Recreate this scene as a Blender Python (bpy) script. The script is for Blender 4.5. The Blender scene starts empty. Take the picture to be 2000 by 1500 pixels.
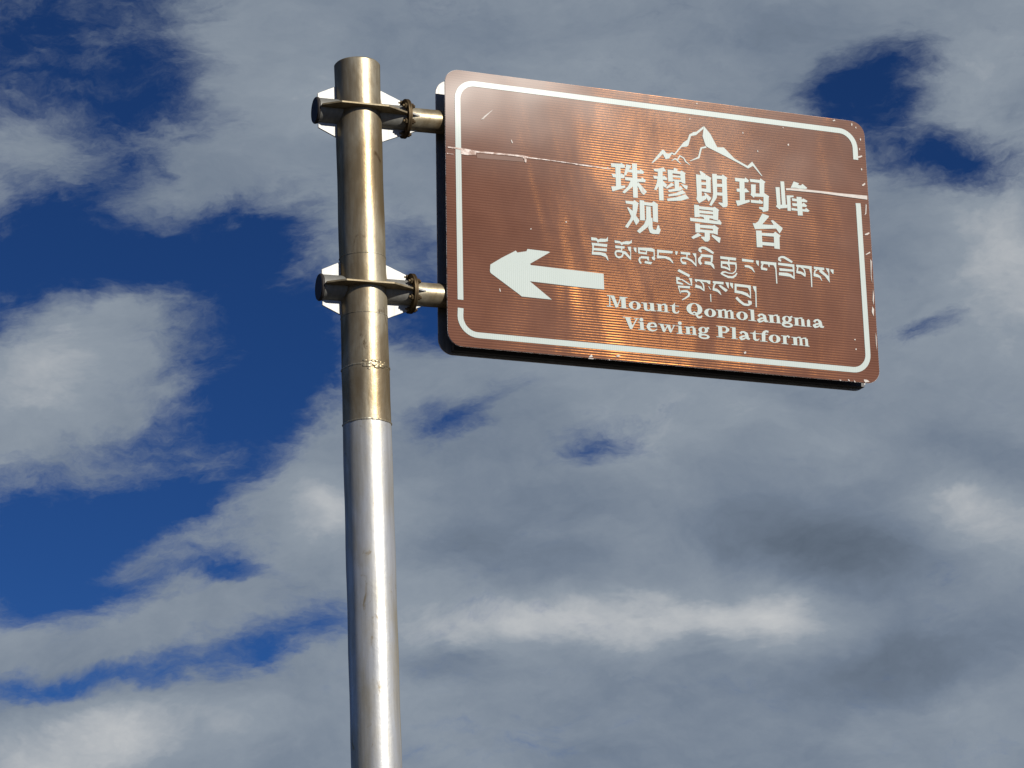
import bpy, bmesh, math, random
from mathutils import Vector, Matrix
from mathutils.geometry import delaunay_2d_cdt
R = math.radians
random.seed(7)
scene = bpy.context.scene
COL = scene.collection

# ------------------------------------------------------------------ camera
cam_d = bpy.data.cameras.new('camera')
cam = bpy.data.objects.new('camera', cam_d)
COL.objects.link(cam)
scene.camera = cam
PITCH, ROLL = R(15.9015), R(-2.5688)
fw = Vector((0, math.cos(PITCH), math.sin(PITCH)))
rt = Vector((1, 0, 0))
up = Vector((0, -math.sin(PITCH), math.cos(PITCH)))
rt2 = rt * math.cos(ROLL) + up * math.sin(ROLL)
up2 = -rt * math.sin(ROLL) + up * math.cos(ROLL)
m = Matrix((rt2, up2, -fw)).transposed().to_4x4()
m.translation = (0, 0, 1.6)
cam.matrix_world = m
cam_d.sensor_width = 36
cam_d.lens = 36 * 4800 / 2000
cam_d.clip_start = 0.05
cam_d.clip_end = 20000

# ------------------------------------------------------------------ sun
SUN_AZ, SUN_EL = R(47), R(26)      # azimuth from -Y towards +X
sun_dir = Vector((math.sin(SUN_AZ) * math.cos(SUN_EL), -math.cos(SUN_AZ) * math.cos(SUN_EL), math.sin(SUN_EL)))
sd = bpy.data.lights.new('sun', 'SUN')
sd.energy = 4.8
sd.angle = R(0.53)
sd.color = (1.0, 0.95, 0.86)
sun = bpy.data.objects.new('sun', sd)
COL.objects.link(sun)
sun.rotation_euler = (-sun_dir).to_track_quat('-Z', 'Y').to_euler()
sun.location = (6, -8, 9)

# ------------------------------------------------------------------ exposure
vs = scene.view_settings
vs.view_transform = 'Standard'
vs.look = 'None'
vs.exposure = 0.0
vs.gamma = 1.0
vs.use_curve_mapping = False

# ------------------------------------------------------------------ node helper
class NT:
    def __init__(self, tree):
        self.t = tree
        self.n = tree.nodes
        self.l = tree.links
    def set(self, sock, v):
        if isinstance(v, bpy.types.NodeSocket):
            self.l.new(v, sock)
        else:
            sock.default_value = v
    def math(self, op, a, b=None, c=None, clamp=False):
        n = self.n.new('ShaderNodeMath'); n.operation = op; n.use_clamp = clamp
        for i, v in enumerate((a, b, c)):
            if v is not None:
                self.set(n.inputs[i], v)
        return n.outputs[0]
    def vmath(self, op, a, b=None):
        n = self.n.new('ShaderNodeVectorMath'); n.operation = op
        self.set(n.inputs[0], a)
        if b is not None:
            if op == 'SCALE':
                self.set(n.inputs[3], b)
            else:
                self.set(n.inputs[1], b)
        return n.outputs[1] if op in ('DOT_PRODUCT', 'LENGTH') else n.outputs[0]
    def noise(self, vec, scale, detail=4, rough=0.55, dist=0.0, col=False):
        n = self.n.new('ShaderNodeTexNoise')
        self.set(n.inputs['Vector'], vec)
        n.inputs['Scale'].default_value = scale
        n.inputs['Detail'].default_value = detail
        n.inputs['Roughness'].default_value = rough
        n.inputs['Distortion'].default_value = dist
        return n.outputs['Color'] if col else n.outputs['Fac']
    def maprange(self, v, a, b, c, d, smooth=False):
        n = self.n.new('ShaderNodeMapRange')
        if smooth:
            n.interpolation_type = 'SMOOTHSTEP'
        self.set(n.inputs[0], v)
        for i, x in enumerate((a, b, c, d)):
            self.set(n.inputs[i + 1], x)
        return n.outputs[0]
    def mapping(self, vec, loc=(0, 0, 0), rot=(0, 0, 0), scale=(1, 1, 1), kind='POINT'):
        n = self.n.new('ShaderNodeMapping'); n.vector_type = kind
        self.set(n.inputs['Vector'], vec)
        n.inputs['Location'].default_value = loc
        n.inputs['Rotation'].default_value = rot
        n.inputs['Scale'].default_value = scale
        return n.outputs[0]
    def ramp(self, v, stops):
        n = self.n.new('ShaderNodeValToRGB')
        self.set(n.inputs[0], v)
        e = n.color_ramp.elements
        while len(e) < len(stops):
            e.new(0.5)
        for x, (p, c) in zip(e, stops):
            x.position = p
            x.color = (*c, 1)
        return n.outputs[0]
    def mix(self, f, a, b, blend='MIX'):
        n = self.n.new('ShaderNodeMix'); n.data_type = 'RGBA'; n.blend_type = blend
        self.set(n.inputs[0], f)
        for i, v in ((6, a), (7, b)):
            if not isinstance(v, bpy.types.NodeSocket) and len(v) == 3:
                v = (*v, 1)
            self.set(n.inputs[i], v)
        return n.outputs[2]
    def combine(self, x, y, z):
        n = self.n.new('ShaderNodeCombineXYZ')
        for i, v in enumerate((x, y, z)):
            self.set(n.inputs[i], v)
        return n.outputs[0]

# ------------------------------------------------------------------ sky: clear-air Nishita plus broken high cloud
world = bpy.data.worlds.new('World')
scene.world = world
world.use_nodes = True
world.cycles.sampling_method = 'MANUAL'
world.cycles.sample_map_resolution = 256
w = NT(world.node_tree)
w.n.clear()
out = w.n.new('ShaderNodeOutputWorld')
bg = w.n.new('ShaderNodeBackground')
w.l.new(bg.outputs[0], out.inputs[0])
bg.inputs['Strength'].default_value = 0.06
sky = w.n.new('ShaderNodeTexSky')
sky.sky_type = 'NISHITA'
sky.sun_disc = False
sky.sun_elevation = SUN_EL
sky.sun_rotation = math.atan2(sun_dir.x, sun_dir.y)
sky.altitude = 5000
sky.air_density = 1.0
sky.dust_density = 0.2
sky.ozone_density = 2.0
tc = w.n.new('ShaderNodeTexCoord')
D = tc.outputs['Generated']
# sky coordinates in degrees about the bearing due north, 15.9 degrees up
e0, e1, e2 = tuple(fw), (1, 0, 0), tuple(up)
qz = w.vmath('DOT_PRODUCT', D, e0)
qx = w.vmath('DOT_PRODUCT', D, e1)
qy = w.vmath('DOT_PRODUCT', D, e2)
Q = w.vmath('SCALE', w.combine(qx, qy, qz), 57.2958)
# warp so that cloud edges fray
wn = w.noise(w.mapping(Q, rot=(0, 0, R(-25)), scale=(0.55, 1, 1)), 0.55, 5, 0.62, 0.3, True)
warp = w.vmath('SCALE', w.vmath('SUBTRACT', wn, (0.5, 0.5, 0.5)), 1.9)
wn2 = w.noise(Q, 0.16, 2, 0.5, 0.0, True)
warp2 = w.vmath('SCALE', w.vmath('SUBTRACT', wn2, (0.5, 0.5, 0.5)), 0.9)
QW = w.vmath('ADD', w.vmath('ADD', Q, warp), warp2)
front = w.math('GREATER_THAN', qz, 0.0)
QF = w.vmath('MULTIPLY', QW, (1, 1, 0))
def blobs(lst, start, vec):
    acc = start
    for (x, y, rx, ry, ang, wt) in lst:
        v = w.mapping(vec, (x, y, 0), (0, 0, R(ang)), (rx, ry, 1), 'TEXTURE')
        ln = w.vmath('LENGTH', v)
        b = w.maprange(ln, 0.0, 1.0, wt, 0.0, True)
        acc = w.math('ADD', acc, b)
    return acc
COVER = [
    (-10.32, 1.78, 9.31, 11.94, -3, -1.3),
    (-4.72, 1.41, 1.91, 3.34, -3, -0.5),
    (-10.38, 8.35, 7.16, 3.1, 12, -1.1),
    (-8.05, 6.93, 3.34, 1.43, 17, -0.6),
    (-8.2, 3.59, 5.49, 1.67, 9, -0.9),
    (-5.46, 3.47, 2.39, 1.31, 17, -0.4),
    (-5.68, 1.33, 3.58, 3.1, -3, -1.1),
    (-5.27, -0.24, 2.39, 1.31, -3, -0.6),
    (-10.66, -3.23, 4.77, 1.67, 17, -1.3),
    (-8.12, -2.44, 2.63, 0.95, 22, -0.9),
    (-6.98, -3.87, 1.07, 0.72, -3, -0.6),
    (-5.16, -5.74, 3.1, 1.01, 22, -1.1),
    (-8.29, -6.34, 4.06, 0.72, 5, -0.9),
    (-11.29, -6.6, 2.86, 0.72, 5, -0.8),
    (8.54, 6.55, 2.39, 1.67, 17, -1.5),
    (9.3, 4.84, 4.06, 1.49, -18, -1.3),
    (10.72, 4.54, 2.39, 1.19, 7, -0.6),
    (7.47, 6.71, 1.79, 0.95, 17, -0.4),
    (9.35, 0.66, 1.55, 0.66, 12, -1.2),
    (-1.84, 1.52, 2.15, 1.43, -3, -1.6),
    (-1.47, -0.89, 1.55, 0.9, -3, -1.0),
    (-0.38, -0.58, 1.79, 0.66, 37, -0.6),
    (2.21, -1.41, 2.27, 0.9, 17, -0.95),
    (-2.13, 3.08, 1.43, 1.79, -3, -0.8),
    (-10.74, 5.74, 2.63, 1.55, 17, 0.9),
    (-6.57, 5.31, 4.77, 0.95, 25, 1.1),
    (-6.27, -1.15, 2.27, 1.55, 17, -0.9),
    (-9.99, -4.33, 3.94, 1.31, 22, -0.9),
    (-6.52, -4.19, 1.31, 0.84, 7, -0.6),
    (-5.38, 8.01, 3.1, 1.55, 22, 0.6),
    (-3.73, 7.46, 3.1, 3.1, -3, 0.4),
    (-10.0, 0.93, 4.89, 2.15, 22, 1.35),
    (-11.25, -0.45, 3.1, 2.03, 7, 0.8),
    (-8.39, 2.17, 1.43, 0.66, 27, 0.5),
    (-8.36, 0.02, 2.39, 0.72, 22, 0.6),
    (-8.88, -3.54, 2.03, 0.84, 22, 0.95),
    (-8.61, -5.41, 4.06, 0.6, 19, 1.05),
    (-11.48, -5.52, 1.55, 0.78, 17, 0.9),
    (-7.15, -4.88, 1.43, 0.54, 22, 0.7),
    (-4.31, -2.79, 2.15, 2.39, 32, 1.1),
    (-9.32, -7.89, 8.36, 1.31, 3, 1.7),
    (-4.77, 2.84, 1.43, 0.66, 17, 0.5),
    (-6.87, -1.36, 1.07, 0.48, 17, 0.4)]
SHADE = [
    (5.72, -5.63, 3.34, 1.19, -8, 0.5),
    (1.54, -5.57, 5.73, 1.01, -1, 0.4),
    (-9.31, -7.71, 5.97, 1.43, 5, 0.4),
    (11.47, 2.71, 2.63, 3.1, -3, 0.3),
    (7.1, -1.63, 5.01, 1.55, -23, 0.18),
    (10.59, -3.7, 2.86, 1.55, -28, 0.32),
    (-4.23, 7.0, 1.91, 1.43, 27, 0.2),
    (-10.11, 1.05, 3.58, 1.79, 22, 0.28),
    (-4.43, -2.79, 1.31, 1.55, 27, 0.3),
    (-1.91, -2.54, 2.98, 1.07, 7, 0.15),
    (6.99, -4.02, 4.54, 1.31, -11, -0.42),
    (-0.18, -3.94, 5.01, 0.84, -8, -0.2),
    (8.65, -6.84, 4.54, 1.55, 7, -0.36),
    (11.26, -2.06, 2.86, 1.19, -13, -0.25),
    (3.19, -8.87, 5.01, 0.84, -3, -0.15),
    (3.95, 8.07, 6.21, 1.43, -3, -0.12),
    (-1.96, -6.36, 2.39, 0.54, -8, -0.3)]
nb = w.noise(w.mapping(Q, rot=(0, 0, R(-25)), scale=(0.6, 1, 1)), 0.22, 5, 0.60, 0.3)
nd = w.noise(w.mapping(QW, rot=(0, 0, R(-30)), scale=(0.6, 1, 1)), 0.9, 6, 0.70, 0.0)
far = w.math('MULTIPLY', w.math('SUBTRACT', w.noise(Q, 0.05, 3, 0.5), 0.47), 3.0)
inside = w.maprange(w.vmath('LENGTH', w.vmath('MULTIPLY', Q, (1, 1.2, 0))), 15.0, 26.0, 1.0, 0.0, True)
inside = w.math('MULTIPLY', inside, front)
lay = blobs(COVER, 0.95, QF)
lay = w.math('ADD', w.math('MULTIPLY', lay, inside),
             w.math('MULTIPLY', w.math('SUBTRACT', far, 0.42), w.math('SUBTRACT', 1.0, inside)))
dens = w.math('ADD', lay, w.math('MULTIPLY', w.math('SUBTRACT', nb, 0.5), 1.0))
dens = w.math('ADD', dens, w.math('MULTIPLY', w.math('SUBTRACT', nd, 0.5), 1.6))
wisp = w.noise(w.mapping(QW, rot=(0, 0, R(-32)), scale=(0.35, 1.3, 1)), 2.2, 4, 0.62, 0.0)
dens = w.math('ADD', dens, w.math('MULTIPLY', w.math('SUBTRACT', wisp, 0.5), 1.0))
alpha = w.maprange(dens, -0.62, 0.85, 0.0, 0.98, True)
# cloud tone: thin parts are dim, deep parts carry soft light and dark
shf = blobs(SHADE, 0.0, w.vmath('MULTIPLY', w.vmath('ADD', Q, w.vmath('SCALE', warp, 0.8)), (1, 1, 0)))
shf = w.math('MULTIPLY', w.math('MULTIPLY', shf, 0.82), inside)
tn = w.noise(w.mapping(QW, loc=(3, 7, 1), scale=(0.6, 1, 1)), 0.35, 6, 0.60, 0.0)
tone = w.math('ADD', 0.54, shf)
tone = w.math('ADD', tone, w.math('MULTIPLY', w.math('SUBTRACT', tn, 0.5), 0.9), clamp=True)
K = 1.0 / 0.06
ccol = w.ramp(tone, [(0.0, (0.085, 0.112, 0.150)), (0.4, (0.172, 0.215, 0.280)), (0.7, (0.268, 0.313, 0.368)), (1.0, (0.54, 0.555, 0.565))])
ccol = w.vmath('SCALE', ccol, K)
blue = w.mix(1.0, sky.outputs[0], (0.2,0.45,0.84), 'MULTIPLY')
w.l.new(w.mix(alpha, blue, ccol), bg.inputs['Color'])

# ------------------------------------------------------------------ materials
MATS = {}
def material(name):
    mt = bpy.data.materials.new(name)
    mt.use_nodes = True
    t = NT(mt.node_tree)
    b = t.n['Principled BSDF']
    MATS[name] = mt
    return t, b
def objco(t):
    return t.n.new('ShaderNodeTexCoord').outputs['Object']
def bump(t, b, h, strength, dist, normal=None):
    n = t.n.new('ShaderNodeBump')
    n.inputs['Strength'].default_value = strength
    n.inputs['Distance'].default_value = dist
    t.set(n.inputs['Height'], h)
    if normal is not None:
        t.set(n.inputs['Normal'], normal)
    return n.outputs[0]

def steel(name, c1, c2, rough, stain=None, metal=1.0, streak=True):
    t, b = material(name)
    o = objco(t)
    big = t.noise(t.mapping(o, scale=(1, 1, 0.35)), 9, 5, 0.6, 0.4)
    st = t.noise(t.mapping(o, scale=(1, 1, 0.05)), 60, 4, 0.6)
    col = t.mix(t.maprange(big, 0.36, 0.66, 0, 1, True), c1, c2)
    if stain:
        sp = t.noise(t.mapping(o, scale=(1, 1, 0.6)), 22, 8, 0.68, 0.8)
        col = t.mix(t.maprange(sp, 0.60, 0.72, 0, 0.85, True), col, stain)
        fine = t.noise(o, 160, 4, 0.7)
        col = t.mix(t.maprange(fine, 0.64, 0.74, 0, 0.7, True), col, stain)
    col = t.mix(t.maprange(st, 0.35, 0.7, 0.0, 0.28), col, (0.05, 0.04, 0.03))
    t.set(b.inputs['Base Color'], col)
    b.inputs['Metallic'].default_value = metal
    b.inputs['Specular Tint'].default_value = (0.06, 0.055, 0.05, 1)
    b.inputs['Specular IOR Level'].default_value = 0.06
    t.set(b.inputs['Roughness'], t.math('ADD', rough, t.math('MULTIPLY', t.math('SUBTRACT', big, 0.5), 0.35)))
    h = t.math('ADD', st, t.math('MULTIPLY', t.noise(o, 45, 5, 0.65), 1.4))
    t.set(b.inputs['Normal'], bump(t, b, h, 0.22, 0.0018))
    return MATS[name]

steel('stained_steel', (0.30, 0.225, 0.128), (0.52, 0.46, 0.335), 0.40, (0.11, 0.068, 0.03), 0.66)
steel('silver_steel', (0.62, 0.625, 0.62), (0.50, 0.46, 0.37), 0.46, (0.36, 0.28, 0.16), 0.62)
steel('galvanized', (0.40, 0.40, 0.385), (0.52, 0.52, 0.51), 0.56, (0.16, 0.11, 0.06), 0.66)
steel('aluminium', (0.42, 0.42, 0.42), (0.36, 0.36, 0.35), 0.55)
steel('rusty_steel', (0.20, 0.15, 0.085), (0.10, 0.07, 0.04), 0.55, (0.03, 0.02, 0.015), 0.7)
steel('weld', (0.34, 0.27, 0.16), (0.66, 0.62, 0.50), 0.42, None, 0.7)
steel('dull_steel', (0.22, 0.22, 0.205), (0.28, 0.275, 0.25), 0.55, (0.12, 0.09, 0.05), 0.35)
steel('plate_steel', (0.24, 0.19, 0.115), (0.34, 0.29, 0.20), 0.5, (0.10, 0.06, 0.03), 0.4)
t, b = material('dark_cap')
b.inputs['Base Color'].default_value = (0.035, 0.032, 0.032, 1)
b.inputs['Roughness'].default_value = 0.6
b.inputs['Specular IOR Level'].default_value = 0.15
t.set(b.inputs['Base Color'], t.mix(t.noise(objco(t), 60, 5, 0.6), (0.02, 0.02, 0.022), (0.06, 0.05, 0.045)))
t, b = material('rail_dark')
t.set(b.inputs['Base Color'], t.mix(t.noise(objco(t), 30, 5, 0.6), (0.018, 0.018, 0.02), (0.05, 0.048, 0.045)))
b.inputs['Roughness'].default_value = 0.5

# brown retro-reflective film on a finely ribbed face
def ribs(t, o, pitch):
    sep = t.n.new('ShaderNodeSeparateXYZ'); t.set(sep.inputs[0], o)
    wob = t.math('MULTIPLY', t.math('SUBTRACT', t.noise(t.mapping(o, scale=(1, 1, 6)), 5, 4, 0.6), 0.5), 0.006)
    return t.math('SINE', t.math('MULTIPLY', t.math('ADD', sep.outputs[2], wob), 2 * math.pi / pitch)), sep
def flat_normal(t):
    n = t.n.new('ShaderNodeVectorTransform')
    n.vector_type = 'NORMAL'; n.convert_from = 'OBJECT'; n.convert_to = 'WORLD'
    n.inputs[0].default_value = (0, -1, 0)
    return n.outputs[0]
def glare_bulge(t, o):
    """invented bulge height, coat bump only, shaped to throw a glare over the upper left"""
    v = t.vmath('LENGTH', t.vmath('MULTIPLY', t.vmath('SUBTRACT', o, (-0.86, 0.0, 0.68)), (1, 0, 1)))
    g_ = t.math('EXPONENT', t.math('MULTIPLY', t.math('MULTIPLY', v, v), -1 / (2 * 0.30 ** 2)))
    n_ = t.math('MULTIPLY', t.noise(o, 2.2, 2, 0.5), 0.004)
    return t.math('ADD', t.math('MULTIPLY', g_, 0.032), n_)
t, b = material('brown_film')
o = objco(t)
rb, sep = ribs(t, o, 0.0082)
colv = t.noise(t.mapping(o, scale=(1, 1, 0.40)), 2.6, 3, 0.5, 0.6)
blot = t.noise(o, 5.5, 6, 0.6, 0.5)
fine = t.noise(o, 220, 3, 0.6)
col = t.mix(t.maprange(blot, 0.35, 0.7, 0, 1, True), (0.112, 0.042, 0.027), (0.140, 0.057, 0.038))
col = t.mix(t.maprange(fine, 0.2, 0.8, 0.0, 0.25), col, (0.12, 0.05, 0.03))
col = t.mix(t.math('MULTIPLY', t.maprange(rb, -1, 1, 0, 1), 0.25), col, (0.175, 0.068, 0.034))
t.set(b.inputs['Base Color'], col)
b.inputs['Metallic'].default_value = 0.0
b.inputs['Specular IOR Level'].default_value = 0.04
b.inputs['Roughness'].default_value = 0.55
n1 = bump(t, b, colv, 1.0, 0.0042)
n3 = bump(t, b, t.noise(o, 70, 3, 0.55), 0.10, 0.0008, n1)
t.set(b.inputs['Normal'], n3)
b.inputs['Coat Weight'].default_value = 0.06
b.inputs['Coat Roughness'].default_value = 0.21
b.inputs['Coat IOR'].default_value = 1.5
t.set(b.inputs['Coat Normal'], bump(t, b, glare_bulge(t, o), 1.0, 1.0, flat_normal(t)))  # added bulge tilts only the coat, to set a pale glare at upper left
gl = t.n.new('ShaderNodeBsdfGlossy')
gl.inputs['Color'].default_value = (0.86, 0.34, 0.085, 1)
gl.inputs['Roughness'].default_value = 0.125
t.set(gl.inputs['Normal'], n3)
mx = t.n.new('ShaderNodeMixShader')
t.set(mx.inputs[0], t.maprange(blot, 0.3, 0.7, 0.0028 * 0.7, 0.0028 * 1.3))
t.l.new(b.outputs[0], mx.inputs[1])
t.l.new(gl.outputs[0], mx.inputs[2])
t.l.new(mx.outputs[0], t.n['Material Output'].inputs['Surface'])

t, b = material('brown_back')
t.set(b.inputs['Base Color'], t.mix(t.noise(objco(t), 5, 6, 0.6), (0.130, 0.050, 0.032), (0.162, 0.068, 0.045)))
b.inputs['Roughness'].default_value = 0.5
t, b = material('white_film')
o = objco(t)
sep = t.n.new('ShaderNodeSeparateXYZ'); t.set(sep.inputs[0], o)
vs_ = t.math('SINE', t.math('MULTIPLY', sep.outputs[0], 2 * math.pi / 0.0064))
bl = t.noise(o, 12, 5, 0.6)
col = t.mix(bl, (0.46, 0.53, 0.505), (0.53, 0.585, 0.56))
col = t.mix(t.maprange(vs_, -1, 1, 0, 0.45), col, (0.38, 0.445, 0.42))
dirt = t.noise(o, 70, 5, 0.7)
col = t.mix(t.maprange(dirt, 0.63, 0.75, 0, 0.5, True), col, (0.33, 0.29, 0.24))
t.set(b.inputs['Base Color'], col)
b.inputs['Roughness'].default_value = 0.45
t.set(b.inputs['Normal'], bump(t, b, vs_, 0.3, 0.0002))
b.inputs['Specular IOR Level'].default_value = 0.12
b.inputs['Coat Weight'].default_value = 0.06
b.inputs['Coat Roughness'].default_value = 0.21
t.set(b.inputs['Coat Normal'], bump(t, b, glare_bulge(t, o), 1.0, 1.0, flat_normal(t)))

t, b = material('panel_edge')
t.set(b.inputs['Base Color'], t.mix(t.maprange(t.noise(objco(t), 45, 5, 0.65), 0.38, 0.56, 0, 1, True), (0.30, 0.17, 0.12), (0.66, 0.60, 0.56)))
b.inputs['Roughness'].default_value = 0.6
t, b = material('pale_film')
b.inputs['Base Color'].default_value = (0.78, 0.70, 0.66, 1)
t.set(b.inputs['Base Color'], t.mix(t.maprange(t.noise(objco(t), 55, 5, 0.65), 0.36, 0.62, 0, 1, True), (0.72, 0.62, 0.57), (0.26, 0.14, 0.10)))
b.inputs['Roughness'].default_value = 0.3
b.inputs['Specular IOR Level'].default_value = 0.1
t, b = material('chip_white')
b.inputs['Specular IOR Level'].default_value = 0.1
t.set(b.inputs['Base Color'], t.mix(t.noise(objco(t), 60, 4, 0.6), (0.66, 0.64, 0.61), (0.45, 0.38, 0.33)))
b.inputs['Roughness'].default_value = 0.4
t, b = material('under_film')
t.set(b.inputs['Base Color'], t.mix(t.noise(objco(t), 40, 4, 0.6), (0.125, 0.052, 0.032), (0.165, 0.075, 0.045)))
b.inputs['Roughness'].default_value = 0.6

t, b = material('gravel_ground')
o = objco(t)
c = t.mix(t.noise(o, 0.4, 6, 0.6), (0.06, 0.053, 0.045), (0.085, 0.074, 0.062))
c = t.mix(t.maprange(t.noise(o, 22, 6, 0.7), 0.3, 0.7, 0, 0.6), c, (0.05, 0.045, 0.04))
t.set(b.inputs['Base Color'], c)
b.inputs['Roughness'].default_value = 0.95
t.set(b.inputs['Normal'], bump(t, b, t.noise(o, 30, 6, 0.7), 0.8, 0.03))
t, b = material('concrete')
t.set(b.inputs['Base Color'], t.mix(t.noise(objco(t), 14, 8, 0.65), (0.26, 0.25, 0.235), (0.38, 0.37, 0.35)))
b.inputs['Roughness'].default_value = 0.9

# ------------------------------------------------------------------ object helpers
def obj(name, bm, mats, parent=None, smooth=None, recalc=True):
    if recalc:
        bmesh.ops.recalc_face_normals(bm, faces=bm.faces)
    me = bpy.data.meshes.new(name)
    bm.to_mesh(me)
    bm.free()
    if isinstance(mats, str):
        mats = [mats]
    for x in mats:
        me.materials.append(MATS[x])
    o = bpy.data.objects.new(name, me)
    COL.objects.link(o)
    if parent:
        o.parent = parent
    if smooth is not None:
        for p in me.polygons:
            p.use_smooth = True
        me.set_sharp_from_angle(angle=R(smooth))
    return o
def thing(name, label, cat, loc, rz=0.0):
    o = bpy.data.objects.new(name, None)
    COL.objects.link(o)
    o.location = loc
    o.rotation_euler = (0, 0, rz)
    o['label'] = label
    o['category'] = cat
    return o
def share(src, parent, loc):
    c = src.copy()
    COL.objects.link(c)
    c.parent = parent
    c.location = loc
    return c
def ring_tube(bm, profile, axis='Z', seg=64, cap=True):
    """lathe: profile list of (radius, h)"""
    rows = []
    for r, h in profile:
        row = []
        for i in range(seg):
            a = 2 * math.pi * i / seg
            p = (r * math.cos(a), r * math.sin(a), h) if axis == 'Z' else (h, r * math.cos(a), r * math.sin(a))
            row.append(bm.verts.new(p))
        rows.append(row)
    for a, b_ in zip(rows, rows[1:]):
        for i in range(seg):
            bm.faces.new((a[i], a[(i + 1) % seg], b_[(i + 1) % seg], b_[i]))
    if cap:
        bm.faces.new(rows[0])
        bm.faces.new(rows[-1])
def prism(bm, pts, f0, f1):
    """polygon extruded between two placements"""
    a = [bm.verts.new(f0(*p)) for p in pts]
    c = [bm.verts.new(f1(*p)) for p in pts]
    bm.faces.new(a)
    bm.faces.new(c)
    n = len(pts)
    for i in range(n):
        bm.faces.new((a[i], a[(i + 1) % n], c[(i + 1) % n], c[i]))
def bevel(bm, w_, seg=1):
    bmesh.ops.recalc_face_normals(bm, faces=bm.faces)
    bmesh.ops.bevel(bm, geom=[e for e in bm.edges if e.calc_face_angle(0) > R(30)], offset=w_, segments=seg, affect='EDGES')

# ------------------------------------------------------------------ ground
bm = bmesh.new()
S, N = 3000.0, 60
gv = {}
def gp(i):
    u = (i / N) * 2 - 1
    return math.copysign(abs(u) ** 3 * S, u)
for i in range(N + 1):
    for j in range(N + 1):
        x, y = gp(i), gp(j)
        d_ = math.hypot(x, y)
        z = 0.0 if d_ < 12 else (math.sin(x * .013) + math.cos(y * .017)) * min(1, (d_ - 12) / 300) * 0.8 - min(1, (d_ - 12) / 300)*1.7
        gv[i, j] = bm.verts.new((x, y, z))
for i in range(N):
    for j in range(N):
        bm.faces.new((gv[i, j], gv[i + 1, j], gv[i + 1, j + 1], gv[i, j + 1]))
g = obj('ground', bm, 'gravel_ground', smooth=60)
g['kind'] = 'structure'

# ------------------------------------------------------------------ sign post
PX, PY, ANG = -0.4239, 6.8602, R(20.7427)
RAD = 0.07
post = thing('sign_post', 'stained metal pole with two bolted brackets that carries the brown sign', 'post', (PX, PY, 0), ANG)
bm = bmesh.new(); ring_tube(bm, [(0.22, -0.05), (0.22, 0.03), (0.205, 0.045)], seg=48)
ft = obj('concrete_footing', bm, 'concrete', post, 35)
bm = bmesh.new()
prism(bm, [(-.15, -.15), (.15, -.15), (.15, .15), (-.15, .15)], lambda x, y: (x, y, .045), lambda x, y: (x, y, .063))
bevel(bm, .003)
bp = obj('base_plate', bm, 'galvanized', post)
def hexbolt(r, h, mat, axis='Z'):
    bm = bmesh.new()
    ring_tube(bm, [(r, 0), (r, h * .8), (r * .85, h)], axis, 6)
    ring_tube(bm, [(r * .5, h * .9), (r * .5, h * 1.5)], axis, 10)
    return bm
b0 = None
for sx in (-1, 1):
    for sy in (-1, 1):
        if b0 is None:
            b0 = obj('anchor_bolt', hexbolt(.016, .016, 'rusty_steel'), 'rusty_steel', bp)
            b0.location = (sx * .115, sy * .115, .063)
        else:
            share(b0, bp, (sx * .115, sy * .115, .063))
for k in range(4):
    bm = bmesh.new()
    prism(bm, [(.068, .063), (.14, .063), (.14, .075), (.075, .20), (.068, .20)], lambda x, z: (x, -.004, z), lambda x, z: (x, .004, z))
    st = obj('base_stiffener', bm, 'galvanized', bp)
    st.rotation_euler = (0, 0, R(45 + 90 * k))
# shaft sections, welded end to end
Z = [0.063, 3.451, 3.616, 3.774, 3.956, 4.571]
def shaft(z0, z1, mat, name, rad=RAD, top=False):
    bm = bmesh.new()
    n = max(2, int((z1 - z0) / .06))
    prof = [(rad + .0006 * math.sin(7 * z0 + 23 * (z0 + (z1 - z0) * i / n)), z0 + (z1 - z0) * i / n) for i in range(n + 1)]
    if top:
        prof += [(rad - .003, z1 + .004)]
    ring_tube(bm, prof, seg=96)
    return obj(name, bm, mat, post, 40)
lower = shaft(Z[0], Z[1], 'silver_steel', 'lower_shaft', .0708)
collar = shaft(Z[1] + .0005, Z[2], 'stained_steel', 'sleeve', .0702)
mid1 = shaft(Z[2] + .0005, Z[3], 'stained_steel', 'upper_shaft', .0693)
mid2 = shaft(Z[3] + .0005, Z[4], 'stained_steel', 'upper_shaft', .0690)
topsh = shaft(Z[4] + .0005, Z[5], 'stained_steel', 'upper_shaft', .0688, True)
def weld(z, rad, thick, amp, seed, parent):
    rnd = random.Random(seed)
    bm = bmesh.new()
    seg, k = 150, 6
    rows = []
    dz, tk = 0, thick
    for i in range(seg):
        a = 2 * math.pi * i / seg
        tk = max(thick * .35, thick + amp * (rnd.random() - .5) * 2)
        dzz = amp * (rnd.random() - .5) * .9 + .0012 * math.sin(3 * a + seed)
        row = []
        for j in range(k):
            q = 2 * math.pi * j / k
            rr = rad + tk * math.cos(q) * .8
            row.append(bm.verts.new((rr * math.cos(a), rr * math.sin(a), z + dzz + tk * math.sin(q))))
        rows.append(row)
    for i in range(seg):
        p, q_ = rows[i], rows[(i + 1) % seg]
        for j in range(k):
            bm.faces.new((p[j], p[(j + 1) % k], q_[(j + 1) % k], q_[j]))
    return obj('weld_bead', bm, 'weld', parent, 60)
weld(Z[1], .0705, .0028, .0007, 1, lower)
weld(Z[2], .0700, .0028, .0008, 2, collar)
weld(Z[3], .0693, .0008, .0004, 3, mid1)
weld(Z[4], .0690, .0009, .0005, 4, mid2)
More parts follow.
